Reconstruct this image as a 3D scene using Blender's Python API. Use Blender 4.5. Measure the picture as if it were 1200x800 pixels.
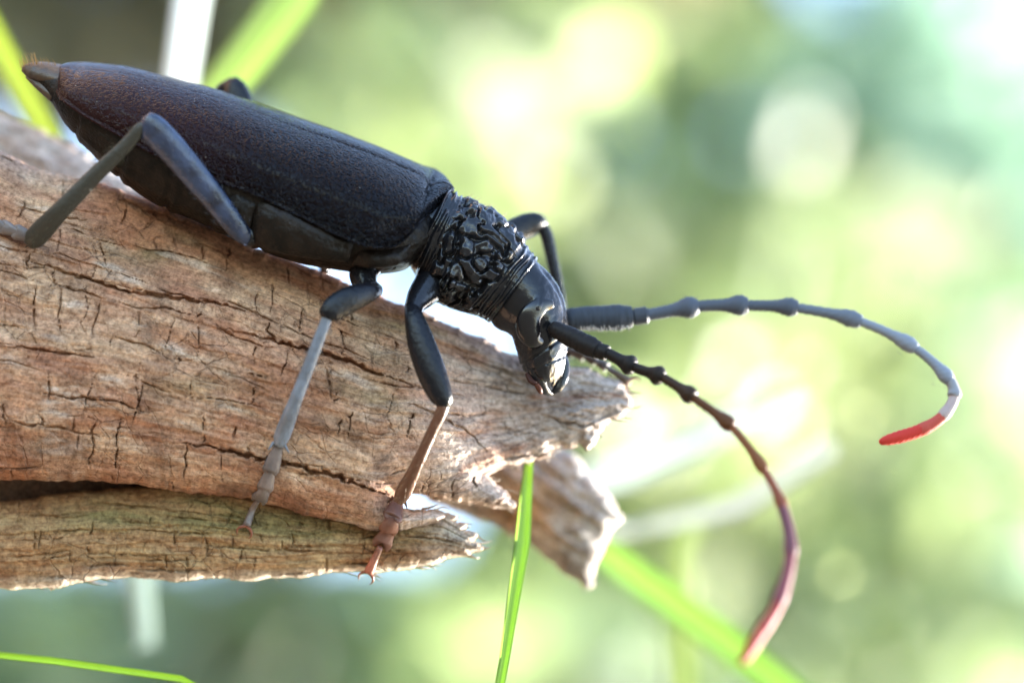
import bpy, math, random
import numpy as np
from mathutils import Matrix, Vector

random.seed(7)
rng = np.random.default_rng(11)
for o in list(bpy.data.objects):
    bpy.data.objects.remove(o, do_unlink=True)
scene = bpy.context.scene
col = scene.collection

# ------------------------------------------------------------------ camera
# real scale: the frame is about 80 mm wide at the beetle (15 units per mm)
U = 1.0 / 15000.0                     # metres per working unit
F0 = 3333.0                           # focus distance in working units (222 mm)
PITCH, ROLL = math.radians(25), math.radians(28)
f0 = Vector((0, math.cos(PITCH), math.sin(PITCH)))
r0 = Vector((1, 0, 0)); u0 = Vector((0, -math.sin(PITCH), math.cos(PITCH)))
RIGHT = math.cos(ROLL) * r0 + math.sin(ROLL) * u0
UP = -math.sin(ROLL) * r0 + math.cos(ROLL) * u0
FWD = f0
CAM = Vector((0, 0, 0.42))
cam_d = bpy.data.cameras.new('camera'); cam = bpy.data.objects.new('camera', cam_d); col.objects.link(cam)
m = Matrix.Identity(4)
for i in range(3):
    m[i][0] = RIGHT[i]; m[i][1] = UP[i]; m[i][2] = -FWD[i]; m[i][3] = CAM[i]
cam.matrix_world = m
cam_d.lens = 100; cam_d.sensor_width = 36; cam_d.clip_start = 0.01; cam_d.clip_end = 3000
cam_d.dof.use_dof = True; cam_d.dof.focus_distance = (F0 - 78) * U
cam_d.dof.aperture_fstop = 10.0
scene.camera = cam
scene.render.resolution_x = 1024; scene.render.resolution_y = 682

# ------------------------------------------------------------------ sky, sun, exposure
SUN = (0.77 * RIGHT - 0.26 * UP + 0.56 * FWD).normalized()
world = bpy.data.worlds.new('World'); scene.world = world; world.use_nodes = True
wn = world.node_tree.nodes; wl = world.node_tree.links
wn.clear()
sky = wn.new('ShaderNodeTexSky'); sky.sky_type = 'NISHITA'; sky.sun_disc = False
sky.sun_elevation = math.asin(SUN.z); sky.sun_rotation = math.atan2(SUN.x, SUN.y)
sky.air_density = 1.0; sky.dust_density = 1.0
bg = wn.new('ShaderNodeBackground'); bg.inputs['Strength'].default_value = 0.15
wo = wn.new('ShaderNodeOutputWorld')
wl.new(sky.outputs[0], bg.inputs[0]); wl.new(bg.outputs[0], wo.inputs[0])
sl = bpy.data.lights.new('sun', 'SUN'); sl.energy = 4.5; sl.angle = math.radians(0.5); sl.color = (1, 0.95, 0.87)
so = bpy.data.objects.new('sun', sl); col.objects.link(so); so.location = (0, 0, 3)
so.rotation_euler = SUN.to_track_quat('Z', 'Y').to_euler()
scene.view_settings.view_transform = 'Standard'; scene.view_settings.look = 'None'
scene.view_settings.gamma = 1.0; scene.view_settings.use_curve_mapping = False
scene.view_settings.exposure = 2.85

# ------------------------------------------------------------------ helpers
RM = np.array([[RIGHT.x, -UP.x, FWD.x], [RIGHT.y, -UP.y, FWD.y], [RIGHT.z, -UP.z, FWD.z]])
CV = np.array(CAM)
def at(P):
    """(picture x, picture y, depth behind the focus plane) -> world metres"""
    P = np.asarray(P, float)
    k = (F0 + P[..., 2]) / F0
    q = np.stack([(P[..., 0] - 600) * k, (P[..., 1] - 400) * k, F0 + P[..., 2]], -1) * U
    return q @ RM.T + CV
def wat(px, py, D):
    """point seen at (px, py), D metres from the lens plane"""
    return at(np.array([px, py, D / U - F0]))

ORG = {}
def mesh_obj(name, V, faces, mats, parent=None, origin=None, smooth=True, fmat=None, uv=None, vcol=None):
    """V in world metres; faces: (n,4) int array or list of tuples"""
    V = np.asarray(V, float)
    if origin is None: origin = V.mean(0)
    me = bpy.data.meshes.new(name)
    L = V - origin
    if isinstance(faces, np.ndarray):
        n = len(faces); k = faces.shape[1]
        me.vertices.add(len(L)); me.vertices.foreach_set('co', L.astype(np.float32).ravel())
        me.loops.add(n * k); me.loops.foreach_set('vertex_index', faces.astype(np.int32).ravel())
        me.polygons.add(n); me.polygons.foreach_set('loop_start', (np.arange(n) * k).astype(np.int32))
    else:
        me.from_pydata([tuple(v) for v in L], [], [tuple(int(i) for i in f) for f in faces])
    me.update(calc_edges=True); me.validate()
    if smooth: me.polygons.foreach_set('use_smooth', np.ones(len(me.polygons), bool))
    for mt in (mats if isinstance(mats, (list, tuple)) else [mats]): me.materials.append(mt)
    if fmat is not None: me.polygons.foreach_set('material_index', np.asarray(fmat, np.int32))
    if uv is not None:
        ul = me.uv_layers.new(name='UVMap'); li = np.empty(len(me.loops), np.int32); me.loops.foreach_get('vertex_index', li)
        ul.data.foreach_set('uv', np.asarray(uv, np.float32)[li].ravel())
    if vcol is not None:
        ca = me.color_attributes.new('Col', 'FLOAT_COLOR', 'POINT')
        c4 = np.ones((len(V), 4), np.float32); c4[:, :3] = vcol
        ca.data.foreach_set('color', c4.ravel())
    me.update()
    o = bpy.data.objects.new(name, me); col.objects.link(o)
    ORG[o.name] = np.array(origin)
    if parent is not None:
        o.parent = parent; o.location = origin - ORG[parent.name]
    else: o.location = origin
    return o
def empty(name, origin):
    o = bpy.data.objects.new(name, None); col.objects.link(o); o.location = origin
    o.empty_display_size = 0.01; ORG[o.name] = np.array(origin); return o
def tag(o, label=None, cat=None, group=None, kind=None):
    if label: o['label'] = label
    if cat: o['category'] = cat
    if group: o['group'] = group
    if kind: o['kind'] = kind
    return o

class MB:
    """collects quads / tris in working units (x, y, depth)"""
    def __init__(s): s.V = []; s.F = []; s.M = []; s.UV = []; s.C = []; s.n = 0
    def add(s, V, F, mat=0, uv=None, c=(1, 1, 1)):
        V = np.asarray(V, float).reshape(-1, 3)
        s.V.append(V); s.F += [tuple(i + s.n for i in f) for f in F]; s.M += [mat] * len(F)
        s.UV.append(np.zeros((len(V), 2)) if uv is None else uv)
        s.C.append(np.tile(c, (len(V), 1)) if np.ndim(c) == 1 else c); s.n += len(V)
    def build(s, name, mats, parent=None, origin=None, world=False, smooth=True):
        V = np.concatenate(s.V)
        if not world: V = V + np.array([0, 0, BZ])
        W = V if world else at(V)
        if origin is None and parent is None: origin = W[W[:, 2].argmin()]
        return mesh_obj(name, W, s.F, mats, parent, origin, smooth, s.M, np.concatenate(s.UV), np.concatenate(s.C))

def grid_faces(ns, nt, closed=True):
    F = []
    for i in range(ns - 1):
        for j in range(nt if closed else nt - 1):
            k = (j + 1) % nt
            F.append((i * nt + j, i * nt + k, (i + 1) * nt + k, (i + 1) * nt + j))
    return F
def crom(P, n):
    """Catmull-Rom resample of rows"""
    P = np.asarray(P, float); N = len(P)
    seg = np.sqrt(((P[1:] - P[:-1])[:, :min(3, P.shape[1])] ** 2).sum(1)) + 1e-9
    t = np.concatenate([[0], np.cumsum(seg)]); q = np.linspace(0, t[-1], n)
    i = np.clip(np.searchsorted(t, q, 'right') - 1, 0, N - 2)
    u = ((q - t[i]) / (t[i + 1] - t[i]))[:, None]
    tan = np.zeros_like(P)
    tan[1:-1] = (P[2:] - P[:-2]) / (t[2:] - t[:-2])[:, None]
    tan[0] = (P[1] - P[0]) / seg[0]; tan[-1] = (P[-1] - P[-2]) / seg[-1]
    h = (t[i + 1] - t[i])[:, None]
    return ((2*u**3 - 3*u**2 + 1) * P[i] + (u**3 - 2*u**2 + u) * h * tan[i]
            + (-2*u**3 + 3*u**2) * P[i + 1] + (u**3 - u**2) * h * tan[i + 1])
def tube(mb, pts, rad, n=None, nt=14, mat=0, flat=1.0, fdir=None, smooth=True, c=(1, 1, 1), bump=None):
    """swept tube; flat<1 squashes along fdir"""
    P = np.column_stack([np.asarray(pts, float), np.asarray(rad, float)])
    if smooth: P = crom(P, n or max(8, len(P) * 5))
    X = P[:, :3]; R = np.maximum(P[:, 3], 0.05)
    T = np.gradient(X, axis=0); T /= np.linalg.norm(T, axis=1)[:, None] + 1e-9
    ref = np.array(fdir if fdir is not None else (0.13, 0.2, -1.0), float)
    a = np.linspace(0, 2 * np.pi, nt, endpoint=False)
    N = ref - T * (T @ ref)[:, None]; N /= np.linalg.norm(N, axis=1)[:, None] + 1e-9
    B = np.cross(T, N)
    rr = R[:, None] * np.ones(nt)
    if bump is not None: rr = rr + bump(np.arange(len(X))[:, None], a[None, :])
    V = X[:, None] + rr[..., None] * (flat * np.cos(a)[None, :, None] * N[:, None] + np.sin(a)[None, :, None] * B[:, None])
    ns = len(X); VV = np.concatenate([V.reshape(-1, 3), X[:1], X[-1:]])
    F = grid_faces(ns, nt)
    F += [(ns * nt, (j + 1) % nt, j) for j in range(nt)]
    F += [(ns * nt + 1, (ns - 1) * nt + j, (ns - 1) * nt + (j + 1) % nt) for j in range(nt)]
    uu = np.repeat(np.linspace(0, 1, ns), nt); vv = np.tile(a / 6.2832, ns)
    uv = np.concatenate([np.column_stack([uu, vv]), [[0, 0], [1, 1]]])
    mb.add(VV, F, mat, uv, c)
PHI = math.radians(20)
BZ = -35.0                            # the beetle stands this much nearer than the log's ridge
def loft(mb, rows, ns, nt, mat=0, disp=None, pw=1.0, c=(1, 1, 1)):
    """rows: topx, topy, botx, boty, lateral half width, depth"""
    R = np.asarray(rows, float)
    cen = (R[:, :2] + R[:, 2:4]) / 2
    P = np.column_stack([cen, R])
    P = crom(P, ns); R = P[:, 2:]
    a = np.linspace(0, 2 * np.pi, nt, endpoint=False)
    ca = np.sign(np.cos(a)) * np.abs(np.cos(a)) ** pw; sa = np.sign(np.sin(a)) * np.abs(np.sin(a)) ** pw
    C = np.column_stack([(R[:, 0] + R[:, 2]) / 2, (R[:, 1] + R[:, 3]) / 2, R[:, 5]])
    Hh = np.column_stack([(R[:, 0] - R[:, 2]) / 2, (R[:, 1] - R[:, 3]) / 2, np.zeros(len(R))])
    hl = np.linalg.norm(Hh, axis=1)[:, None] + 1e-6; nh = Hh / hl
    Dv = nh * math.cos(PHI) + np.array([0, 0, -1.0]) * math.sin(PHI)      # dorsal
    Lv = -nh * math.sin(PHI) + np.array([0, 0, -1.0]) * math.cos(PHI)     # lateral, to the lens
    S = np.repeat(np.linspace(0, 1, ns)[:, None], nt, 1); A = np.repeat(a[None], ns, 0)
    e = np.zeros((ns, nt)) if disp is None else disp(S, A)
    rd = hl + e; rl = R[:, 4:5] + e
    V = C[:, None] + (rd * ca)[..., None] * Dv[:, None] + (rl * sa)[..., None] * Lv[:, None]
    VV = np.concatenate([V.reshape(-1, 3), V[:1].mean(1), V[-1:].mean(1)])
    F = [f[::-1] for f in grid_faces(ns, nt)]
    F += [(ns * nt, j, (j + 1) % nt) for j in range(nt)]
    F += [(ns * nt + 1, (ns - 1) * nt + (j + 1) % nt, (ns - 1) * nt + j) for j in range(nt)]
    uv = np.concatenate([np.column_stack([S.ravel(), A.ravel() / 6.2832]), [[0, 0], [1, 0]]])
    mb.add(VV, F, mat, uv, c)

# numpy noise
def vnoise(x, y, seed=0):
    xi = np.floor(x).astype(np.int64); yi = np.floor(y).astype(np.int64)
    fx = x - xi; fy = y - yi
    fx = fx * fx * fx * (fx * (fx * 6 - 15) + 10); fy = fy * fy * fy * (fy * (fy * 6 - 15) + 10)
    def h(a, b):
        n = (a * 374761393 + b * 668265263 + seed * 1442695041) & 0x7fffffff
        n = ((n ^ (n >> 13)) * 1274126177) & 0x7fffffff
        n = ((n ^ (n >> 16)) * 1103515245) & 0x7fffffff
        return ((n >> 7) & 0xffff) / 65535.0
    return ((h(xi, yi) * (1 - fx) + h(xi + 1, yi) * fx) * (1 - fy) + (h(xi, yi + 1) * (1 - fx) + h(xi + 1, yi + 1) * fx) * fy) * 2 - 1
def fbm(x, y, o=4, seed=0, g=0.5):
    s = np.zeros_like(np.asarray(x, float)); a = 1.0; t = 0
    for i in range(o):
        s += a * vnoise(x * 2**i + 17.3 * i, y * 2**i - 9.1 * i, seed + i); t += a; a *= g
    return s / t

# ------------------------------------------------------------------ materials
def mat(name):
    mt = bpy.data.materials.new(name); mt.use_nodes = True
    nt = mt.node_tree; p = nt.nodes['Principled BSDF']
    return mt, nt.nodes, nt.links, p
def node(N, t, **kw):
    n = N.new(t)
    for k, v in kw.items():
        if k in n.inputs: n.inputs[k].default_value = v
        else: setattr(n, k, v)
    return n
def ramp(N, stops):
    r = N.new('ShaderNodeValToRGB'); e = r.color_ramp.elements
    while len(e) < len(stops): e.new(0.5)
    for i, (p, c) in enumerate(stops): e[i].position = p; e[i].color = (*c, 1) if len(c) == 3 else c
    return r

def m_wood(name, scale=1.0):
    mt, N, L, p = mat(name)
    uv = node(N, 'ShaderNodeUVMap'); att = node(N, 'ShaderNodeAttribute', attribute_name='Col')
    mp = node(N, 'ShaderNodeMapping'); mp.inputs['Scale'].default_value = (3, 55, 1)
    L.new(uv.outputs[0], mp.inputs[0])
    fib = node(N, 'ShaderNodeTexNoise', Scale=1.0, Detail=8.0, Roughness=0.7); L.new(mp.outputs[0], fib.inputs['Vector'])
    tc = node(N, 'ShaderNodeTexCoord')
    gr = node(N, 'ShaderNodeTexNoise', Scale=2600.0, Detail=6.0, Roughness=0.75); L.new(tc.outputs['Object'], gr.inputs['Vector'])
    pt = node(N, 'ShaderNodeTexNoise', Scale=420.0, Detail=5.0, Roughness=0.65); L.new(tc.outputs['Object'], pt.inputs['Vector'])
    r1 = ramp(N, [(0.25, (0.62, 0.58, 0.56)), (0.5, (0.98, 0.97, 0.97)), (0.75, (1.25, 1.27, 1.3))]); L.new(fib.outputs['Fac'], r1.inputs[0])
    r2 = ramp(N, [(0.32, (0.42, 0.36, 0.33)), (0.5, (1, 1, 1)), (0.68, (1.5, 1.5, 1.5))]); L.new(gr.outputs['Fac'], r2.inputs[0])
    r3 = ramp(N, [(0.3, (0.78, 0.70, 0.66)), (0.5, (1, 1, 1)), (0.7, (1.18, 1.18, 1.14))]); L.new(pt.outputs['Fac'], r3.inputs[0])
    cur = att.outputs['Color']
    for r in (r1, r2, r3):
        mx = node(N, 'ShaderNodeMix', data_type='RGBA', blend_type='MULTIPLY'); mx.inputs[0].default_value = 1
        L.new(cur, mx.inputs[6]); L.new(r.outputs[0], mx.inputs[7]); cur = mx.outputs[2]
    L.new(cur, p.inputs['Base Color'])
    p.inputs['Roughness'].default_value = 0.8; p.inputs['Specular IOR Level'].default_value = 0.25
    b1 = node(N, 'ShaderNodeBump', Strength=0.45, Distance=0.00018); L.new(fib.outputs['Fac'], b1.inputs['Height'])
    b2 = node(N, 'ShaderNodeBump', Strength=0.9, Distance=0.0002); L.new(gr.outputs['Fac'], b2.inputs['Height']); L.new(b1.outputs[0], b2.inputs['Normal'])
    mp2 = node(N, 'ShaderNodeMapping'); mp2.inputs['Scale'].default_value = (4.2, 5.5, 1); L.new(uv.outputs[0], mp2.inputs[0])
    wn_ = node(N, 'ShaderNodeTexNoise', Scale=2.2, Detail=3.0); L.new(mp2.outputs[0], wn_.inputs['Vector'])
    mxw = node(N, 'ShaderNodeMix', data_type='VECTOR'); mxw.inputs[0].default_value = 0.22; L.new(mp2.outputs[0], mxw.inputs[4]); L.new(wn_.outputs['Color'], mxw.inputs[5])
    vo = node(N, 'ShaderNodeTexVoronoi', Scale=1.0, feature='DISTANCE_TO_EDGE'); L.new(mxw.outputs[1], vo.inputs['Vector'])
    rv = ramp(N, [(0.0, (0, 0, 0)), (0.045, (1, 1, 1))]); L.new(vo.outputs['Distance'], rv.inputs[0])
    gt = node(N, 'ShaderNodeTexNoise', Scale=0.9, Detail=3.0); L.new(uv.outputs[0], gt.inputs['Vector']); gr_ = ramp(N, [(0.40, (0.05, 0.05, 0.05)), (0.60, (0.85, 0.85, 0.85))]); L.new(gt.outputs['Fac'], gr_.inputs[0])
    b3 = node(N, 'ShaderNodeBump', Distance=0.00022); L.new(gr_.outputs[0], b3.inputs['Strength']); L.new(rv.outputs[0], b3.inputs['Height']); L.new(b2.outputs[0], b3.inputs['Normal'])
    L.new(b3.outputs[0], p.inputs['Normal'])
    return mt
WOOD = m_wood('weathered_wood')

def m_chitin(name, base, rough, bscale=0, bdist=0.0, sheen=0.0, voro=False, c2=None, spec=0.5, trans=0.0):
    mt, N, L, p = mat(name)
    p.inputs['Base Color'].default_value = (*base, 1); p.inputs['Roughness'].default_value = rough
    p.inputs['Specular IOR Level'].default_value = spec
    if sheen:
        p.inputs['Sheen Weight'].default_value = sheen; p.inputs['Sheen Roughness'].default_value = 0.4
        p.inputs['Sheen Tint'].default_value = (0.8, 0.85, 1, 1)
    if trans:
        tr = node(N, 'ShaderNodeBsdfTranslucent'); tr.inputs['Color'].default_value = (*[min(1, v * 2.2) for v in base], 1)
        ms = node(N, 'ShaderNodeMixShader'); ms.inputs[0].default_value = trans; L.new(p.outputs[0], ms.inputs[1]); L.new(tr.outputs[0], ms.inputs[2])
        L.new(ms.outputs[0], [n for n in N if n.type == 'OUTPUT_MATERIAL'][0].inputs['Surface'])
    tc = node(N, 'ShaderNodeTexCoord')
    if c2 is not None:
        n = node(N, 'ShaderNodeTexNoise', Scale=700.0, Detail=4.0); L.new(tc.outputs['Object'], n.inputs['Vector'])
        r = ramp(N, [(0.35, base), (0.65, c2)]); L.new(n.outputs['Fac'], r.inputs[0]); L.new(r.outputs[0], p.inputs['Base Color'])
    if bscale:
        if voro:
            n = node(N, 'ShaderNodeTexVoronoi', Scale=bscale, feature='SMOOTH_F1'); L.new(tc.outputs['Object'], n.inputs['Vector']); h = n.outputs['Distance']
        else:
            n = node(N, 'ShaderNodeTexNoise', Scale=bscale, Detail=4.0, Roughness=0.6); L.new(tc.outputs['Object'], n.inputs['Vector']); h = n.outputs['Fac']
        b = node(N, 'ShaderNodeBump', Strength=1.0, Distance=bdist); L.new(h, b.inputs['Height']); L.new(b.outputs[0], p.inputs['Normal'])
    return mt
BLACK = m_chitin('black_chitin', (0.009, 0.009, 0.011), 0.17, 2500, 0.00004, spec=0.42)
LEGM = m_chitin('leg_chitin', (0.007, 0.007, 0.009), 0.24, 2800, 0.00010, spec=0.25)
BLUE = m_chitin('blue_sky_sheen_femur', (0.034, 0.052, 0.105), 0.27, 2600, 0.00009, c2=(0.010, 0.014, 0.028), spec=0.65)  # blue sky reflection on the hind femur, put into the base colour
CLAW = m_chitin('claw', (0.20, 0.06, 0.03), 0.28)
FOOT = m_chitin('orange_foot', (0.30, 0.14, 0.095), 0.36, 2600, 0.00010, c2=(0.13, 0.065, 0.05), trans=0.3)
OLIVE = m_chitin('olive_tibia', (0.036, 0.031, 0.022), 0.40, 3000, 0.00009, spec=0.35)
BROWN = m_chitin('brown_tibia', (0.12, 0.050, 0.026), 0.33, 3000, 0.00008, trans=0.15)
TIBIA = m_chitin('sky_sheen_tibia', (0.19, 0.215, 0.26), 0.30, 2800, 0.00010, c2=(0.12, 0.13, 0.15))  # pale blue reflected light on the middle tibia, painted into its colour
BELLY = m_chitin('belly_chitin', (0.006, 0.005, 0.004), 0.33, 1800, 0.00022, c2=(0.016, 0.011, 0.008), spec=0.16)
TARSUS = m_chitin('tarsus_pads', (0.10, 0.080, 0.075), 0.38, 2600, 0.00010, c2=(0.21, 0.16, 0.14))
TAN = m_chitin('tail_plate', (0.035, 0.022, 0.014), 0.40, 2200, 0.00012, c2=(0.10, 0.058, 0.030))
EYE = m_chitin('compound_eye', (0.008, 0.007, 0.008), 0.16, 9000, 0.00001)
def m_elytra():
    mt, N, L, p = mat('wing_case_leather')
    uv = node(N, 'ShaderNodeUVMap'); sx = node(N, 'ShaderNodeSeparateXYZ'); L.new(uv.outputs[0], sx.inputs[0])
    r = ramp(N, [(0.0, (0.026, 0.010, 0.009)), (0.30, (0.017, 0.005, 0.006)), (0.55, (0.005, 0.003, 0.004)), (1.0, (0.004, 0.004, 0.006))])
    L.new(sx.outputs[0], r.inputs[0])
    tcd = node(N, 'ShaderNodeTexCoord'); vd = node(N, 'ShaderNodeTexVoronoi', Scale=900.0); L.new(tcd.outputs['Object'], vd.inputs['Vector'])
    rd_ = ramp(N, [(0.030, (1, 1, 1)), (0.042, (0, 0, 0))]); L.new(vd.outputs['Distance'], rd_.inputs[0])
    mxd = node(N, 'ShaderNodeMix', data_type='RGBA'); L.new(rd_.outputs[0], mxd.inputs[0]); L.new(r.outputs[0], mxd.inputs[6]); mxd.inputs[7].default_value = (0.30, 0.27, 0.22, 1)
    L.new(mxd.outputs[2], p.inputs['Base Color'])
    p.inputs['Roughness'].default_value = 0.19; p.inputs['Specular IOR Level'].default_value = 0.11
    tc = node(N, 'ShaderNodeTexCoord')
    d = node(N, 'ShaderNodeTexNoise', Scale=3300.0, Detail=1.5, Roughness=0.5, Distortion=0.9); L.new(tc.outputs['Object'], d.inputs['Vector'])
    rb = ramp(N, [(0.38, (0, 0, 0)), (0.58, (1, 1, 1))]); L.new(d.outputs['Fac'], rb.inputs[0])
    # relief fades towards the finely haired tip
    ml = node(N, 'ShaderNodeMath', operation='MULTIPLY_ADD'); L.new(sx.outputs[0], ml.inputs[0]); ml.inputs[1].default_value = 0.75; ml.inputs[2].default_value = 0.28
    b = node(N, 'ShaderNodeBump', Distance=0.0005); L.new(ml.outputs[0], b.inputs['Strength']); L.new(rb.outputs[0], b.inputs['Height'])
    L.new(b.outputs[0], p.inputs['Normal'])
    return mt
ELY = m_elytra()
def m_vcol(name, rough=0.5, trans=0.0, tint=1.0, sheen=0.0, coat=0.0, streak=False):
    mt, N, L, p = mat(name)
    att = node(N, 'ShaderNodeAttribute', attribute_name='Col')
    cur = att.outputs['Color']
    if streak:
        uv = node(N, 'ShaderNodeUVMap'); mp = node(N, 'ShaderNodeMapping'); mp.inputs['Scale'].default_value = (2, 26, 1); L.new(uv.outputs[0], mp.inputs[0])
        n = node(N, 'ShaderNodeTexNoise', Scale=1.0, Detail=4.0); L.new(mp.outputs[0], n.inputs['Vector'])
        r = ramp(N, [(0.32, (0.45, 0.5, 0.4)), (0.5, (0.95, 0.95, 0.9)), (0.66, (1.5, 1.4, 1.5))]); L.new(n.outputs['Fac'], r.inputs[0])
        mx = node(N, 'ShaderNodeMix', data_type='RGBA', blend_type='MULTIPLY'); mx.inputs[0].default_value = 1
        L.new(cur, mx.inputs[6]); L.new(r.outputs[0], mx.inputs[7]); cur = mx.outputs[2]
    L.new(cur, p.inputs['Base Color']); p.inputs['Roughness'].default_value = rough
    if sheen: p.inputs['Sheen Weight'].default_value = sheen
    if trans:
        t = node(N, 'ShaderNodeBsdfTranslucent')
        L.new(cur, t.inputs['Color'])
        ms = node(N, 'ShaderNodeMixShader'); ms.inputs[0].default_value = trans
        L.new(p.outputs[0], ms.inputs[1]); L.new(t.outputs[0], ms.inputs[2])
        out = [n for n in N if n.type == 'OUTPUT_MATERIAL'][0]; L.new(ms.outputs[0], out.inputs['Surface'])
    return mt
LEAF = m_vcol('leaf', 0.5, 0.55)
BLADE = m_vcol('grass_blade', 0.38, 0.5, streak=True)
ANT = m_vcol('antenna_skin', 0.55, 0.10)
ANT.node_tree.nodes['Principled BSDF'].inputs['Specular IOR Level'].default_value = 0.16
BARK = m_vcol('twig_bark', 0.8)

# ------------------------------------------------------------------ ground
def m_ground():
    mt, N, L, p = mat('meadow_ground')
    tc = node(N, 'ShaderNodeTexCoord')
    n = node(N, 'ShaderNodeTexNoise', Scale=6.0, Detail=8.0, Roughness=0.7); L.new(tc.outputs['Object'], n.inputs['Vector'])
    r = ramp(N, [(0.3, (0.03, 0.022, 0.014)), (0.5, (0.06, 0.046, 0.030)), (0.7, (0.07, 0.075, 0.035))]); L.new(n.outputs['Fac'], r.inputs[0])
    L.new(r.outputs[0], p.inputs['Base Color']); p.inputs['Roughness'].default_value = 0.9
    b = node(N, 'ShaderNodeBump', Strength=0.8, Distance=0.03); L.new(n.outputs['Fac'], b.inputs['Height']); L.new(b.outputs[0], p.inputs['Normal'])
    return mt
g = 900.0
xs = np.concatenate([-np.geomspace(g, 2, 12), np.linspace(-1.5, 1.5, 20), np.geomspace(2, g, 12)])
GX, GY = np.meshgrid(xs, xs, indexing='ij')
GZ = 0.03 * fbm(GX * 0.8, GY * 0.8, 3, 5) - 0.03
gf = np.array([f for f in grid_faces(len(xs), len(xs), False)])
tag(mesh_obj('ground', np.stack([GX, GY, GZ], -1).reshape(-1, 3), gf, m_ground(), origin=np.zeros(3)), kind='structure')

# ------------------------------------------------------------------ wood slabs: a solid from an outline, with real relief
def fray(poly, step, amp, seed, keep=lambda x, y: 1.0, scale=9.0):
    P = np.asarray(poly, float); out = []
    for i in range(len(P)):
        a, b = P[i], P[(i + 1) % len(P)]
        n = max(1, int(np.hypot(*(b - a)) / step))
        for k in range(n): out.append(a + (b - a) * k / n)
    Q = np.array(out)
    T = np.roll(Q, -1, 0) - np.roll(Q, 1, 0); T /= np.linalg.norm(T, axis=1)[:, None] + 1e-9
    Nn = np.column_stack([T[:, 1], -T[:, 0]])
    d = np.concatenate([[0], np.cumsum(np.linalg.norm(Q[1:] - Q[:-1], axis=1))])
    w = amp * (0.7 * fbm(d / scale, d * 0 + seed * 3.7, 3, seed) + 0.5 * vnoise(d / (scale * 4), d * 0 + 1.3, seed + 50))
    kk = np.array([keep(x, y) for x, y in Q])
    return Q + Nn * (w * kk)[:, None]
def seg_dist(P, Q):
    """nearest point on closed polyline Q for points P"""
    A = Q; B = np.roll(Q, -1, 0); AB = B - A; l2 = (AB ** 2).sum(1) + 1e-9
    D = np.empty(len(P)); NP = np.empty((len(P), 2))
    for s in range(0, len(P), 2000):
        p = P[s:s + 2000]
        t = np.clip(((p[:, None, 0] - A[None, :, 0]) * AB[None, :, 0] + (p[:, None, 1] - A[None, :, 1]) * AB[None, :, 1]) / l2, 0, 1)
        dx = A[None, :, 0] + t * AB[None, :, 0] - p[:, None, 0]; dy = A[None, :, 1] + t * AB[None, :, 1] - p[:, None, 1]
        d2 = dx * dx + dy * dy; j = d2.argmin(1); ii = np.arange(len(p))
        D[s:s + 2000] = np.sqrt(d2[ii, j]); NP[s:s + 2000, 0] = p[:, 0] + dx[ii, j]; NP[s:s + 2000, 1] = p[:, 1] + dy[ii, j]
    return D, NP
def inside(P, Q):
    A = Q; B = np.roll(Q, -1, 0); r = np.zeros(len(P), bool)
    for a, b in zip(A, B):
        c = ((a[1] > P[:, 1]) != (b[1] > P[:, 1]))
        if a[1] != b[1]:
            r ^= c & (P[:, 0] < (b[0] - a[0]) * (P[:, 1] - a[1]) / (b[1] - a[1]) + a[0])
    return r
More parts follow.
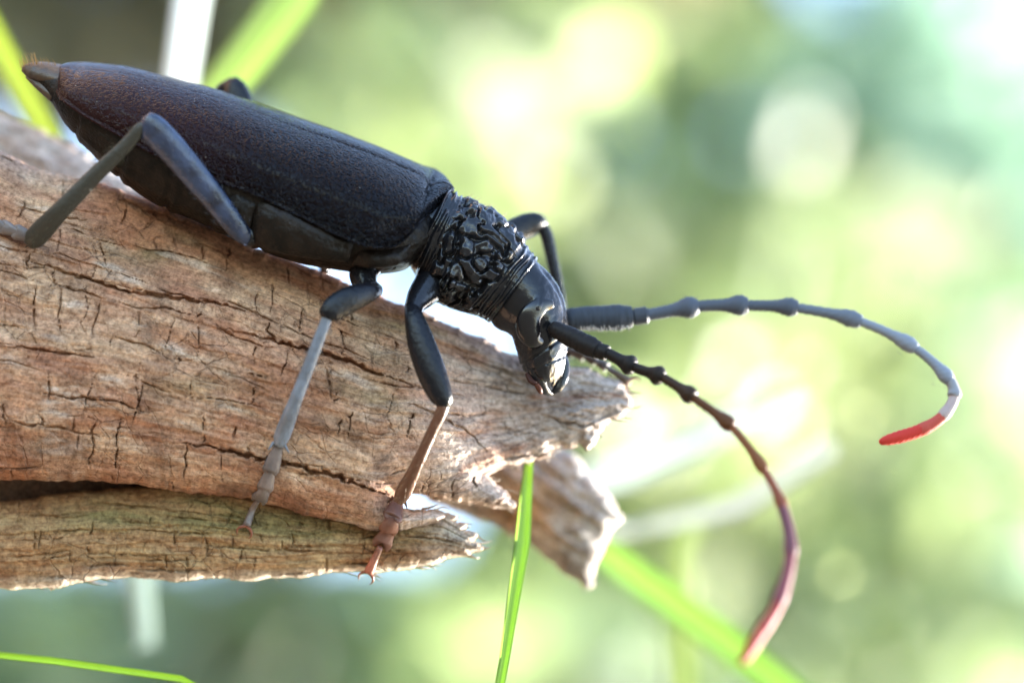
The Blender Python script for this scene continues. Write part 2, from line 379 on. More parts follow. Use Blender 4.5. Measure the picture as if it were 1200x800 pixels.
class Slab:
    def __init__(s, outline, xs, ys, R, fac, mid, backfac=0.8, torn_x=None):
        s.xs, s.ys = xs, ys; s.Q = outline
        X, Y = np.meshgrid(xs, ys, indexing='ij'); s.shape = X.shape
        P = np.column_stack([X.ravel(), Y.ravel()])
        ins = inside(P, outline)
        # coarse distance, then exact near the rim
        cx = np.arange(xs[0] - 10, xs[-1] + 18, 8.0); cy = np.arange(ys[0] - 10, ys[-1] + 18, 8.0)
        CX, CY = np.meshgrid(cx, cy, indexing='ij'); cp = np.column_stack([CX.ravel(), CY.ravel()])
        cd, _ = seg_dist(cp, outline); cd[~inside(cp, outline)] *= -1; cd = cd.reshape(CX.shape)
        bl = cd.copy()
        for _ in range(14):
            q = np.pad(bl, 1, mode='edge'); bl = (q[:-2, 1:-1] + q[2:, 1:-1] + q[1:-1, :-2] + q[1:-1, 2:] + 2 * q[1:-1, 1:-1]) / 6
        def samp(G, P):
            fx = np.clip((P[:, 0] - cx[0]) / 8, 0, len(cx) - 1.001); fy = np.clip((P[:, 1] - cy[0]) / 8, 0, len(cy) - 1.001)
            i = fx.astype(int); j = fy.astype(int); a = fx - i; b = fy - j
            return (G[i, j] * (1 - a) + G[i + 1, j] * a) * (1 - b) + (G[i, j + 1] * (1 - a) + G[i + 1, j + 1] * a) * b
        d = np.zeros(len(P)); d[ins] = samp(cd, P[ins]); db = samp(bl, P)
        near = ins & (d < 16); NP = P.copy()
        dn, nn = seg_dist(P[near], outline); d[near] = dn; NP[near] = nn
        w = np.clip((d - 6) / 40, 0, 1); w = w * w * (3 - 2 * w)
        ds = d * (1 - w) + np.maximum(db, 1) * w
        s.ins = ins.reshape(s.shape); s.d = d.reshape(s.shape); s.P = P
        A = s.ins; cell = A[:-1, :-1] & A[1:, :-1] & A[1:, 1:] & A[:-1, 1:]
        cnt = np.zeros(s.shape, int); cnt[:-1, :-1] += cell; cnt[1:, :-1] += cell; cnt[1:, 1:] += cell; cnt[:-1, 1:] += cell
        s.cell = cell; s.used = cnt > 0; s.rim = s.used & (cnt < 4)
        step = ys[1] - ys[0]
        rim = s.rim.ravel()
        s.X = X.copy().ravel(); s.Y = Y.copy().ravel()
        s.X[rim] = NP[rim, 0]; s.Y[rim] = NP[rim, 1]
        s.X = s.X.reshape(s.shape); s.Y = s.Y.reshape(s.shape)
        torn = ss(torn_x[0], torn_x[1], s.X.ravel()) if torn_x else 0.0
        Rl = 34.0; dl = np.minimum(ds, Rl); pl_ = np.sqrt(np.maximum(2 * Rl * dl - dl * dl, 0)) * 1.25
        ds = np.minimum(ds, R); prof = np.sqrt(np.maximum(2 * R * ds - ds * ds, 0)); prof = prof * (1 - torn) + np.minimum(pl_ + 0.18 * prof, prof) * torn; prof[rim] = 0
        M = mid(s.X, s.Y)
        prof = prof.reshape(s.shape)
        s.F = M - fac * prof; s.B = M + backfac * prof; s.M = M
        s.disp = np.zeros(s.shape); s.ck = np.zeros(s.shape)
    def crack(s, pl, w, depth, wob=1.0, seed=0):
        pl = np.asarray(pl, float)
        q = [pl[0]]
        for a, b in zip(pl[:-1], pl[1:]):
            n = max(1, int(np.hypot(*(b - a)) / 7))
            for k in range(1, n + 1):
                q.append(a + (b - a) * k / n + (rng.normal(0, wob, 2) if k < n or b is not pl[-1] else 0))
        q = np.array(q); N = len(q)
        x0, x1 = q[:, 0].min() - 3 * w - 3, q[:, 0].max() + 3 * w + 3; y0, y1 = q[:, 1].min() - 3 * w - 3, q[:, 1].max() + 3 * w + 3
        i0, i1 = np.searchsorted(s.xs, [x0, x1]); j0, j1 = np.searchsorted(s.ys, [y0, y1])
        if i1 - i0 < 2 or j1 - j0 < 2: return
        X = s.X[i0:i1, j0:j1]; Y = s.Y[i0:i1, j0:j1]
        best = np.full(X.shape, 1e9); tt = np.zeros(X.shape)
        for k in range(N - 1):
            a, b = q[k], q[k + 1]; ab = b - a; t = np.clip(((X - a[0]) * ab[0] + (Y - a[1]) * ab[1]) / (ab @ ab + 1e-9), 0, 1)
            dd = np.hypot(a[0] + t * ab[0] - X, a[1] + t * ab[1] - Y); mk = dd < best
            best[mk] = dd[mk]; tt[mk] = (k + t[mk]) / (N - 1)
        taper = np.clip(np.minimum(tt + 0.02, 1.02 - tt) * 3.2, 0.05, 1) ** 0.8
        e = best / (w * taper * (0.8 + 0.7 * vnoise(X / 5, Y / 5, seed)) + 1e-6)
        g = np.clip(1.45 - e, 0, 1); g = g * g * (3 - 2 * g)
        lip = 0.12 * np.exp(-((e - 2.0) / 0.9) ** 2)
        s.ck[i0:i1, j0:j1] = np.maximum(s.ck[i0:i1, j0:j1], g * depth * taper)
        s.disp[i0:i1, j0:j1] += lip * depth * 0.4
    def finish(s, name, colors, uvf, parent, edge=5.0, backnoise=4.0):
        fade = np.clip(s.d / edge, 0, 1)
        F = s.F - (s.disp - s.ck) * fade; F[s.rim] = s.M[s.rim]
        B = s.B + backnoise * fbm(s.X / 30, s.Y / 12, 3, 9) * np.clip(s.d / 12, 0, 1)
        s.FZ = F
        idx = -np.ones(s.shape, int); u = s.used; idx[u] = np.arange(u.sum())
        V = np.column_stack([s.X[u], s.Y[u], F[u]])
        inn = u & ~s.rim; idb = idx.copy(); idb[inn] = u.sum() + np.arange(inn.sum())
        VB = np.column_stack([s.X[inn], s.Y[inn], B[inn]])
        ci, cj = np.nonzero(s.cell)
        def q(ix): return np.column_stack([ix[ci, cj], ix[ci + 1, cj], ix[ci + 1, cj + 1], ix[ci, cj + 1]])
        fr = q(idx); bk = q(idb)[:, ::-1]
        same = (np.sort(fr, 1) == np.sort(bk, 1)).all(1)
        faces = np.concatenate([fr, bk[~same]])
        # orientation: x right, y down -> normal points away from lens, flip
        faces = faces[:, ::-1]
        VV = np.concatenate([V, VB])
        return mesh_obj(name, at(VV), faces, WOOD, parent, uv=uvf(VV[:, 0], VV[:, 1]) / 100.0, vcol=colors(VV[:, 0], VV[:, 1]))
    def depth(s, x, y):
        i = int(np.clip(np.searchsorted(s.xs, x), 0, s.shape[0] - 1)); j = int(np.clip(np.searchsorted(s.ys, y), 0, s.shape[1] - 1))
        return float(s.FZ[i, j])

ST = 1.25
def axis_x(x0, x1):
    fine0 = max(x0, -12)
    c = []
    x = fine0; h = ST
    while x > x0: h = min(h * 1.25, 40); x -= h; c.append(x)
    return np.array(c[::-1] + list(np.arange(fine0, x1, ST)))

def lerp(a, b, t): return a + (b - a) * t
def ss(a, b, x):
    t = np.clip((x - a) / (b - a), 0, 1); return t * t * (3 - 2 * t)
TOPX = [-900, -200, 0, 34, 91, 131, 162, 202, 256, 300, 332, 370, 400, 440, 475, 510, 540, 564, 608, 664, 692, 728, 742]
TOPY = [-40, 112, 177, 194, 209, 218, 231, 245, 265, 289, 300, 317, 328, 345, 357, 372, 386, 396, 418, 430, 432, 450, 474]
BOTX = [-900, 0, 100, 200, 290, 365, 442, 545, 640, 742]
BOTY = [470, 563, 563, 574, 584, 607, 622, 590, 534, 480]
def vco(x, y):
    t = np.interp(x, TOPX, TOPY); b = np.interp(x, BOTX, BOTY); return (y - t) / (b - t)
def uv_main(x, y): return np.column_stack([x * 1.03, vco(x, y) * 340])
def wcol(x, y):
    u = x; v = vco(x, y) * 340
    n1 = fbm(u / 160, v / 60, 4, 21); n2 = fbm(u / 70, v / 14, 4, 31); n3 = fbm(u / 45, v / 30, 3, 41)
    red = np.array([0.37, 0.180, 0.105]); tan = np.array([0.50, 0.315, 0.195]); gry = np.array([0.46, 0.39, 0.34]); grn = np.array([0.21, 0.165, 0.075]); drk = np.array([0.15, 0.075, 0.045])
    c = lerp(red, tan, np.clip(0.45 + 1.4 * n1 + 0.9 * n2, 0, 1)[:, None])
    c = lerp(c, drk, (np.clip(1.3 * n3 - 0.1, 0, 1) * 0.85)[:, None])
    tip = ss(430, 640, x + 60 * n1)
    c = lerp(c, gry, (tip * 0.95)[:, None])
    pale = ss(0.25, 0.6, n2) * 0.45
    c = lerp(c, gry * 1.1, pale[:, None])
    def spot(cx, cy, rx, ry): return np.exp(-(((x - cx) / rx) ** 2 + ((y - cy) / ry) ** 2))
    gs = 0.5 * spot(150, 285, 60, 30) + 0.5 * spot(470, 395, 60, 40) + 0.45 * spot(250, 450, 60, 20) + 0.3 * spot(420, 470, 60, 40)
    c = lerp(c, grn, (np.clip(gs * (0.8 + n3), 0, 0.7))[:, None])
    c = c * (1 + 0.30 * fbm(x / 11, v / 6, 4, 43, 0.7) + 0.22 * fbm(x / 28, v / 5, 3, 44))[:, None]
    c = lerp(c, np.array([0.36, 0.15, 0.07]), (0.55 * ss(0.1, 0.5, fbm(u / 80, v / 45, 3, 45)))[:, None])
    topw = np.exp(-((y - np.interp(x, TOPX, TOPY)) / 22) ** 2) * ss(130, 20, x)
    c = lerp(c, gry * 0.9, (topw * 0.6)[:, None])
    return np.clip(c, 0.01, 0.6)

log = empty('dead_log', at(np.array([200.0, 420, 0])))
tag(log, 'cracked weathered brown dead log with a splintered broken tip', 'log')

# main slab
outl = ([(-900, -40), (-200, 112)] + list(zip(TOPX[2:], TOPY[2:])) +
        [(741, 480), (722, 488), (708, 497), (701, 508), (696, 521), (688, 528), (679, 521), (671, 529), (657, 525), (643, 534), (624, 541), (606, 545), (590, 549), (578, 552), (573, 557), (582, 565), (594, 574), (600, 583), (605, 592), (598, 596), (588, 596), (570, 593), (545, 588), (515, 583), (482, 577), (464, 580), (458, 590),
         (470, 596), (490, 597), (512, 598), (524, 604), (515, 612), (495, 616), (470, 622), (442, 622), (415, 615), (365, 606), (315, 591), (290, 583), (240, 580), (200, 574), (150, 567), (100, 563), (0, 563), (-900, 480)])
outl = fray(outl, 6.0, 4.0, 3, lambda x, y: (1.0 if x > 430 else 0.5) if x > -20 else 0, 16)
outl = fray(outl, 2.5, 2.6, 4, lambda x, y: 1.0 if x > -20 else 0, 5)
def mid_main(x, y):
    v = np.clip(vco(x, y), 0, 1.1)
    return -40 * v * ss(760, 350, x) - 8 * v + 38 * ss(430, 620, x)
main = Slab(outl, axis_x(-900, 746), np.arange(-44, 628, ST), 190, 0.46, mid_main, 0.45, (480, 600))
X, Y = main.X, main.Y; Vv = vco(X, Y) * 340
frame = X > -60
main.disp += 4.2 * fbm(X / 150, Vv / 34, 3, 61) + 2.2 * fbm(X / 55, Vv / 13, 3, 62) + 0.8 * fbm(X / 45, Vv / 3.2, 3, 63, 0.6) + 1.3 * fbm(X / 7, Y / 5, 4, 64, 0.65) + 2.2 * np.abs(fbm(X / 38, Vv / 20, 3, 60))
# stepped fibre layers
lay = Vv / 24 + 0.9 * fbm(X / 130, Vv / 60, 3, 65)
main.disp += 2.2 * (lay - np.floor(lay)) * np.clip(0.4 + fbm(X / 90, Vv / 40, 2, 66), 0, 1)
# lobed knot at the torn end: front lobe stands proud of the rear one
lobe = ss(585, 566, X + 10 * fbm(Y / 25, X / 60, 2, 68) - 0.45 * (Y - 520)) * ss(440, 480, Y) * ss(470, 540, X)
main.disp += 9 * lobe
main.disp += 6 * fbm(X / 26, Y / 22, 3, 69) * ss(540, 660, X)
tipm = ss(500, 640, X); main.disp += tipm * (3.4 * fbm(X / 34, (Y - 0.25 * X) / 4.5, 3, 70, 0.6) + 2.5 * np.abs(fbm(X / 50, (Y - 0.25 * X) / 11, 2, 74)))
LONG = [([(20, 302), (34, 307), (91, 324), (152, 343), (243, 354), (300, 366), (330, 378)], 2.6, 11),
        ([(252, 384), (290, 391), (357, 410), (402, 420), (440, 438), (465, 445), (492, 453)], 2.8, 11),
        ([(0, 403), (67, 413), (120, 419)], 2.0, 8), ([(37, 460), (90, 466), (131, 469), (180, 486)], 1.8, 7), ([(0, 493), (60, 500), (130, 512)], 1.8, 6),
        ([(199, 518), (240, 522), (302, 536), (335, 542), (390, 557), (427, 570), (457, 580), (480, 581)], 3.4, 15),
        ([(130, 230), (180, 250), (240, 268)], 1.8, 6), ([(10, 240), (60, 252), (110, 262)], 1.6, 5), ([(330, 330), (380, 350), (430, 372)], 1.5, 4),
        ([(560, 430), (600, 446), (650, 458)], 1.5, 4), ([(575, 545), (600, 535), (640, 530)], 2.0, 6), ([(640, 490), (672, 497), (700, 500)], 2.5, 7), ([(470, 470), (520, 490), (556, 512), (570, 530)], 2.0, 6)]
for i, (pl, w, dp) in enumerate(LONG): main.crack(pl, w * 0.8, dp, 1.2, i)
def vy(x, v): return np.interp(x, TOPX, TOPY) + v * (np.interp(x, BOTX, BOTY) - np.interp(x, TOPX, TOPY))
# checked surface: rows along the grain, cross cracks from row to row, plates slightly uneven
rows = [0.03]
while rows[-1] < 1.0: rows.append(rows[-1] + random.choice([0.045, 0.06, 0.08, 0.11, 0.14]))
def rowv(i, x): return rows[i] + 0.022 * float(vnoise(np.array(x / 70.0), np.array(i * 5.3), 77)) + 0.008 * float(vnoise(np.array(x / 14.0), np.array(i * 3.1), 78))
U_, V_ = X, Vv / 340
for i in range(len(rows) - 1):
    x = -30.0
    while x < 600:                              # pieces of the row border
        ln = random.uniform(20, 120)
        if random.random() < 0.42:
            main.crack([(xx, vy(xx, rowv(i, xx))) for xx in np.linspace(x, x + ln, max(3, int(ln / 9)))], random.uniform(0.6, 1.2), random.uniform(3, 6.5), 0.5, i)
        x += ln
    x = -30 + random.uniform(0, 30); prev = x
    while x < 560:
        full = random.random() < 0.8; a = 0 if full or random.random() < 0.5 else random.uniform(0.3, 0.6); b = 1 if full or a > 0 else random.uniform(0.35, 0.75)
        drift = random.gauss(-3, 5); pl = []; kink = random.uniform(0.3, 0.7); kx = random.gauss(0, 4)
        for t in np.linspace(a, b, 6):
            xx = x + drift * t + kx * max(0, t - kink) + random.gauss(0, 1.1); v0 = rowv(i, xx); v1 = rowv(i + 1, xx); pl.append((xx, vy(xx, v0 + t * (v1 - v0))))
        near_tip = x > 430
        if random.random() < (0.3 if near_tip else 0.72):
            if random.random() < 0.3 and i + 2 < len(rows): pl += [(pl[-1][0] + random.gauss(0, 3), vy(pl[-1][0], rowv(i + 1, x) + t * (rowv(i + 2, x) - rowv(i + 1, x)))) for t in (0.35, 0.7, 1.0)]
            main.crack(pl, random.choice([0.45, 0.6, 0.75, 1.0, 1.25]), random.uniform(4, 9), 0.7, i)
        mk = (U_ > prev) & (U_ < x) & (V_ > rows[i]) & (V_ < rows[i + 1])
        dx = np.minimum(U_ - prev, x - U_); dv = np.minimum(V_ - rows[i], rows[i + 1] - V_) * 340
        main.disp += np.where(mk, random.gauss(0, 1.3) * np.clip(dx / 5, 0, 1) * np.clip(dv / 4, 0, 1), 0)
        prev = x; x += random.choice([18, 28, 40, 60, 85]) * random.uniform(0.8, 1.25)
main.finish('upper_slab', wcol, uv_main, log)

# lower slab
L_T = ([-900, 0, 120, 250, 360, 450, 520, 572], [430, 545, 545, 560, 585, 590, 604, 640])
L_B = ([-900, 0, 60, 110, 200, 300, 380, 440, 500, 540, 572], [640, 692, 687, 679, 681, 680, 674, 670, 663, 659, 645])
lo = [(-900, 540), (-100, 586), (0, 584), (70, 579), (130, 571), (190, 564), (230, 561), (270, 563), (360, 586), (440, 596), (500, 602), (520, 601), (537, 606), (531, 612), (548, 614), (543, 621), (561, 626), (554, 633), (576, 645), (553, 648), (559, 654), (536, 656), (500, 663), (440, 671), (380, 674), (330, 679), (300, 681), (250, 678), (200, 682), (150, 676), (110, 680), (85, 686), (60, 688), (0, 693), (-900, 640)]
lo = fray(lo, 6, 6.0, 8, lambda x, y: 1.0 if x > -20 else 0, 30)
lo = fray(lo, 2.2, 3.4, 9, lambda x, y: max(0.12, float(vnoise(np.array(x / 45.0), np.array(y / 60.0), 6))) if x > -20 else 0, 6)
def v_low(x, y):
    t = np.interp(x, *L_T); b = np.interp(x, *L_B); return (y - t) / (b - t + 1e-6)
def uv_low(x, y): return np.column_stack([x, v_low(x, y) * 120 + 500])
def lcol(x, y):
    v = v_low(x, y) * 120; n1 = fbm(x / 120, v / 30, 4, 71); n2 = fbm(x / 60, v / 9, 4, 72)
    red = np.array([0.32, 0.165, 0.075]); tan = np.array([0.43, 0.295, 0.15]); grn = np.array([0.19, 0.160, 0.060]); gry = np.array([0.44, 0.40, 0.34]); drk = np.array([0.13, 0.085, 0.05])
    c = lerp(red, tan, np.clip(0.4 + n1 + 0.5 * n2, 0, 1)[:, None])
    gs = np.exp(-((x - 300) / 190) ** 2 - ((v - 45) / 26) ** 2) + 0.6 * np.exp(-((x - 130) / 80) ** 2 - ((v - 52) / 18) ** 2)
    c = lerp(c, grn, np.clip(gs * (0.75 + 0.8 * n2), 0, 0.85)[:, None])
    c = lerp(c, drk, np.clip(0.8 * n2 - 0.2, 0, 0.8)[:, None])
    c = c * (1 + 0.30 * fbm(x / 12, v / 6, 4, 73, 0.7))[:, None]
    c = lerp(c, gry, (ss(100, 118, v) * 0.7 + ss(470, 540, x) * 0.6).clip(0, 0.9)[:, None])
    return np.clip(c, 0.01, 0.6)
low = Slab(lo, axis_x(-900, 578), np.arange(415, 700, ST), 66, 0.62, lambda x, y: -10 + 0 * x, 0.8, (430, 520))
X, Y = low.X, low.Y; Vv = v_low(X, Y) * 120
low.disp += 4 * fbm(X / 120, Vv / 16, 3, 81) + 2.6 * fbm(X / 60, Vv / 5, 3, 82, 0.6) + 0.9 * fbm(X / 5, Y / 4, 3, 83)
lay = Vv / 15 + 0.8 * fbm(X / 100, Vv / 40, 3, 84); low.disp += 2.6 * (lay - np.floor(lay))
for i in range(34):
    x = random.uniform(0, 460); v = random.uniform(0.25, 0.95); ln = random.uniform(25, 120)
    pl = [(x + ln * k / 4, np.interp(x + ln * k / 4, *L_T) + v * (np.interp(x + ln * k / 4, *L_B) - np.interp(x + ln * k / 4, *L_T))) for k in range(5)]
    low.crack(pl, random.uniform(1, 1.8), random.uniform(3, 6), 0.8, i)
for i in range(22):
    x = random.uniform(0, 460); y = random.uniform(610, 670); ln = random.uniform(10, 26)
    low.crack([(x + random.gauss(0, 2), y - ln / 2), (x, y), (x + random.gauss(0, 2), y + ln / 2)], 1.2, 5, 1, i)
low.finish('lower_slab', lcol, uv_low, log)

def plain_slab(name, poly, R, fac, mid, colf, seed, step=2.5, amp=4.0, rel=8.0, grain=(60, 10), ang=0.35):
    p = fray(poly, 4, amp, seed, lambda x, y: 1.0 if x > -60 else 0, 10)
    xs = np.arange(p[:, 0].min() - 4, p[:, 0].max() + 4, step) if p[:, 0].min() > -100 else axis_x(p[:, 0].min() - 4, p[:, 0].max() + 4)
    s = Slab(p, xs, np.arange(p[:, 1].min() - 4, p[:, 1].max() + 4, step), R, fac, mid)
    a, b = s.X + ang * s.Y, s.Y - ang * s.X
    s.disp += rel * fbm(a / grain[0], b / grain[1], 4, seed) + rel * 0.5 * fbm(a / 14, b / 10, 3, seed + 4)
    s.finish(name, colf, lambda x, y: np.column_stack([x + ang * y, y - ang * x]), log)
    return s
def ridgecol(x, y):
    n = fbm(x / 60, (y - 0.33 * x) / 14, 4, 91); return lerp(np.array([0.38, 0.27, 0.19]), np.array([0.50, 0.43, 0.37]), np.clip(0.5 + n, 0, 1)[:, None])
plain_slab('rear_ridge', [(-900, -160), (-200, 55), (0, 133), (40, 147), (80, 166), (120, 190), (165, 222), (230, 262), (300, 310), (340, 360), (300, 430), (-900, 300)], 110, 0.6, lambda x, y: 225 + 0 * x, ridgecol, 92)
# loose fibres and splinters along the torn ends
mb = MB()
def splint(x, y, ang, ln, d):
    c, s_ = math.cos(ang), math.sin(ang); w = random.uniform(0.7, 1.9)
    tube(mb, [(x - 8 * c, y - 8 * s_, d + 3), (x, y, d), (x + ln * 0.6 * c, y + ln * 0.6 * s_ + random.gauss(0, 1), d + random.gauss(0, 2)), (x + ln * c, y + ln * s_ + random.gauss(0, 2), d + random.gauss(0, 4))], [w, w, w * 0.6, 0.15], 7, 5, 0, 0.6, c=(0.50, 0.42, 0.34))
for i in range(110):
    src = outl if i % 5 < 3 else lo
    cand = [q for q in src if (q[0] > 470 if src is outl else (q[0] > 430 or q[1] > 655)) and q[0] > 5 and q[1] > (440 if q[0] > 690 else 500)]
    q = random.choice(cand); bottom = src is lo and q[0] < 430
    splint(q[0] - 3, q[1] - (2 if bottom else 1), random.gauss(-0.12 if bottom else 0.15, 0.22), random.uniform(6, 20) if not bottom else random.uniform(8, 30), (-6 if src is lo else float(mid_main(np.array(q[0]), np.array(q[1]))) - BZ * 0) - BZ - 2)
tag(mb.build('splinters', WOOD, log), kind='stuff')
# dark heart wood that ties the slabs together
plain_slab('heart_wood', [(-900, 60), (0, 240), (200, 290), (380, 370), (430, 470), (430, 590), (380, 640), (200, 655), (0, 660), (-900, 600)], 120, 0.25, lambda x, y: 40 + 0 * x, lambda x, y: np.tile([0.16, 0.10, 0.065], (len(x), 1)), 95)
# torn stub behind
def stubcol(x, y):
    n = fbm((x + 0.7 * y) / 60, (y - 0.7 * x) / 13, 4, 97)
    c = lerp(np.array([0.24, 0.20, 0.17]), np.array([0.46, 0.41, 0.36]), np.clip(0.55 + 1.2 * n, 0, 1)[:, None])
    return lerp(c, np.array([0.42, 0.25, 0.11]), (0.8 * np.exp(-((x - 610) / 35) ** 2 - ((y - 600) / 30) ** 2))[:, None])
plain_slab('torn_stub', [(380, 430), (480, 440), (600, 500), (650, 520), (676, 532), (688, 552), (704, 572), (716, 590), (729, 608), (720, 622), (712, 636), (708, 652), (699, 664), (697, 686), (686, 690), (676, 678), (655, 668), (630, 650), (600, 628), (570, 612), (540, 600), (440, 560), (380, 500)], 62, 0.8, lambda x, y: 210 - 0.12 * (x - 600), stubcol, 98, amp=6, rel=15, grain=(70, 12), ang=0.75)
# the standing dead trunk it grows from, outside the frame
mb = MB()
base = at(np.array([-1000.0, 230, 60.0]))
zz = np.linspace(-0.04, base[2] + 0.14, 26); rr = np.interp(zz, [-0.04, 0.05, 0.2, 0.7], [0.075, 0.055, 0.045, 0.036])
aa = np.linspace(0, 2 * np.pi, 40, endpoint=False)
Vt = np.array([[base[0] - 0.012 + r * (1 + 0.12 * vnoise(np.array(a * 3.0), np.array(z * 9), 3)) * math.cos(a), base[1] + r * (1 + 0.12 * vnoise(np.array(a * 3.0), np.array(z * 9), 3)) * math.sin(a), z] for z, r in zip(zz, rr) for a in aa])
Vt = np.concatenate([Vt, [[base[0], base[1], zz[-1] + 0.01]]])
Ft = grid_faces(26, 40) + [(26 * 40, 25 * 40 + j, 25 * 40 + (j + 1) % 40) for j in range(40)]
mb.add(Vt, Ft, 0, np.column_stack([Vt[:, 2] * 100, np.arctan2(Vt[:, 1] - base[1], Vt[:, 0] - base[0]) * 2]), (0.3, 0.2, 0.14))
mb.build('standing_trunk', WOOD, log, world=True)

# ------------------------------------------------------------------ the beetle
def lz(x, y):
    """front depth of the log at a picture point"""
    z = []
    for s in (main, low):
        i = int(np.clip(np.searchsorted(s.xs, x), 0, s.shape[0] - 1)); j = int(np.clip(np.searchsorted(s.ys, y), 0, s.shape[1] - 1))
        if s.used[i, j]: z.append(float(s.FZ[i, j]))
    return (min(z) if z else -40.0) - BZ
bug = empty('longhorn_beetle', at(np.array([330.0, 300, -20])))
tag(bug, 'black longhorn beetle with curved antennae and brown wing cases on the log', 'beetle')

# wing cases
AX = np.array([452.0, 157.0]); AX /= np.linalg.norm(AX); NX = np.array([AX[1], -AX[0]]); O2 = np.array([300.0, 170.0])
top = np.array([(66, 84), (70, 77), (80, 74), (100, 73.5), (150, 79), (200, 92), (250, 105), (300, 122), (350, 140), (400, 157), (450, 176), (500, 198), (522, 209), (532, 219), (533, 228)], float)
bot = np.array([(66, 88), (67, 100), (71, 110), (100, 131), (140, 153), (180, 175), (235, 200), (300, 222), (340, 242), (380, 262), (420, 280), (445, 286), (466, 284), (482, 272), (496, 253), (510, 240), (522, 232), (531, 228.5)], float)
ts = (top - O2) @ AX; tn = (top - O2) @ NX; bs = (bot - O2) @ AX; bn = (bot - O2) @ NX
s0, s1 = max(ts[0], bs[0]) + 0.5, min(ts[-1], bs[-1]) - 0.5
ns = 150
sv = s0 + (s1 - s0) * (0.5 - 0.5 * np.cos(np.linspace(0, np.pi, ns)))
def sm(a):
    for _ in range(5): a = np.concatenate([a[:1], (a[:-2] + 2 * a[1:-1] + a[2:]) / 4, a[-1:]])
    return a
nT = sm(np.interp(sv, ts, tn)); nB = sm(np.interp(sv, bs, bn))
k = (sv - s0) / (s1 - s0)
Wd = 100 * np.interp(k, [0, .04, .12, .3, .6, .85, .95, 1], [.40, .56, .70, .86, .97, 1.0, .86, .30])
q = nT - nB - Wd * math.sin(PHI)
Wd = np.where(q < Wd * math.sin(PHI) + 6, (nT - nB - 6) / (2 * math.sin(PHI)), Wd); Wd = np.maximum(Wd, 2)
q = nT - nB - Wd * math.sin(PHI); Hd = np.sqrt(np.maximum(q * q - (Wd * math.sin(PHI)) ** 2, 9)) / math.cos(PHI)
base_n = nB + Wd * math.sin(PHI)
cp, sp = math.cos(PHI), math.sin(PHI)
def wing(side):
    ntt = 64
    t = np.linspace(0.0, np.pi / 2, ntt)
    S = np.repeat(sv[:, None], ntt, 1); T = np.repeat(t[None], ns, 0)
    l = Wd[:, None] * np.sin(T) ** 0.92; h = Hd[:, None] * np.cos(T) ** 0.86
    # raised suture edge, humeral bump, low ribs
    h = h - 0.9 * np.exp(-(T / 0.03) ** 2) * ss(0.45, 0.75, k)[:, None]
    kk = np.repeat(k[:, None], ntt, 1)
    b = 5 * np.exp(-((kk - 0.93) / 0.05) ** 2 - ((T - 1.05) / 0.3) ** 2)
    l = l + b * np.sin(T); h = h + b * np.cos(T)
    rows_l = [l]; rows_h = [h]
    # rolled lower margin, then inner face
    e_l = np.column_stack([Wd - 0.6, Wd + 2.6, Wd + 3.0, Wd - 1, Wd * 0.93 - 3]); e_h = np.column_stack([0 * Wd - 2.5, 0 * Wd - 3.2, 0 * Wd - 6.0, 0 * Wd - 7.5, 0 * Wd - 2])
    l = np.concatenate([l, e_l, l[:, ::-1] * 0.94], 1); h = np.concatenate([h, e_h, h[:, ::-1] * 0.90 - 2], 1)
    nn = l.shape[1]
    SS = np.repeat(sv[:, None], nn, 1)
    n2 = base_n[:, None] + h * cp - side * l * sp
    x = O2[0] + SS * AX[0] + n2 * NX[0]; y = O2[1] + SS * AX[1] + n2 * NX[1]; d = -h * sp - side * l * cp
    V = np.stack([x, y, d], -1).reshape(-1, 3)
    F = grid_faces(ns, nn, True)
    F = F if side < 0 else [f[::-1] for f in F]
    m_ = MB(); m_.add(V, F, 0, np.column_stack([np.repeat(k, nn), np.tile(np.linspace(0, 1, nn), ns)]))
    return m_.build('wing_case', ELY, bug)
wing(1); wing(-1)

body = MB()           # 0 black, 1 leg, 2 belly, 3 tarsus, 4 tan tail
# abdomen and hind thorax
def belly_d(S, A):
    ring = sum(-3.0 * np.exp(-((S - p) / 0.006) ** 2) for p in (0.12, 0.25, 0.37, 0.48)) + sum(1.6 * np.exp(-((S - p - 0.012) / 0.01) ** 2) for p in (0.12, 0.25, 0.37, 0.48))
    ring = ring - 3.5 * np.exp(-((S - 0.60) / 0.008) ** 2)
    side = -2.5 * np.exp(-((A - 1.9) / 0.06) ** 2) + 1.5 * np.exp(-((A - 2.0) / 0.06) ** 2)
    return ring + side * ss(0.1, 0.2, S) + 0.9 * fbm(S * 60, A * 6, 3, 5)
loft(body, [(46, 80, 40, 92, 10, 0), (62, 82, 60, 118, 26, 0), (85, 84, 76, 142, 42, 0), (110, 90, 97, 166, 55, 0), (150, 98, 130, 197, 68, 0), (200, 112, 176, 232, 78, 0), (255, 130, 232, 256, 84, 0),
            (310, 150, 290, 284, 86, 0), (365, 172, 340, 301, 86, 0), (420, 195, 392, 311, 84, 0), (470, 218, 440, 316, 78, 0), (500, 232, 474, 312, 66, 0), (520, 246, 492, 300, 50, 0)], 150, 60, 2, belly_d, 0.9)
# pygidium plates
loft(body, [(26, 77, 25, 84, 2, 0), (36, 74, 34, 92, 12, 0), (52, 74, 50, 96, 20, 0), (72, 78, 70, 98, 24, 0)], 20, 24, 4, None)
loft(body, [(30, 88, 30, 92, 2, 0), (44, 90, 42, 103, 14, 0), (66, 96, 60, 118, 24, 0)], 16, 24, 4, None)
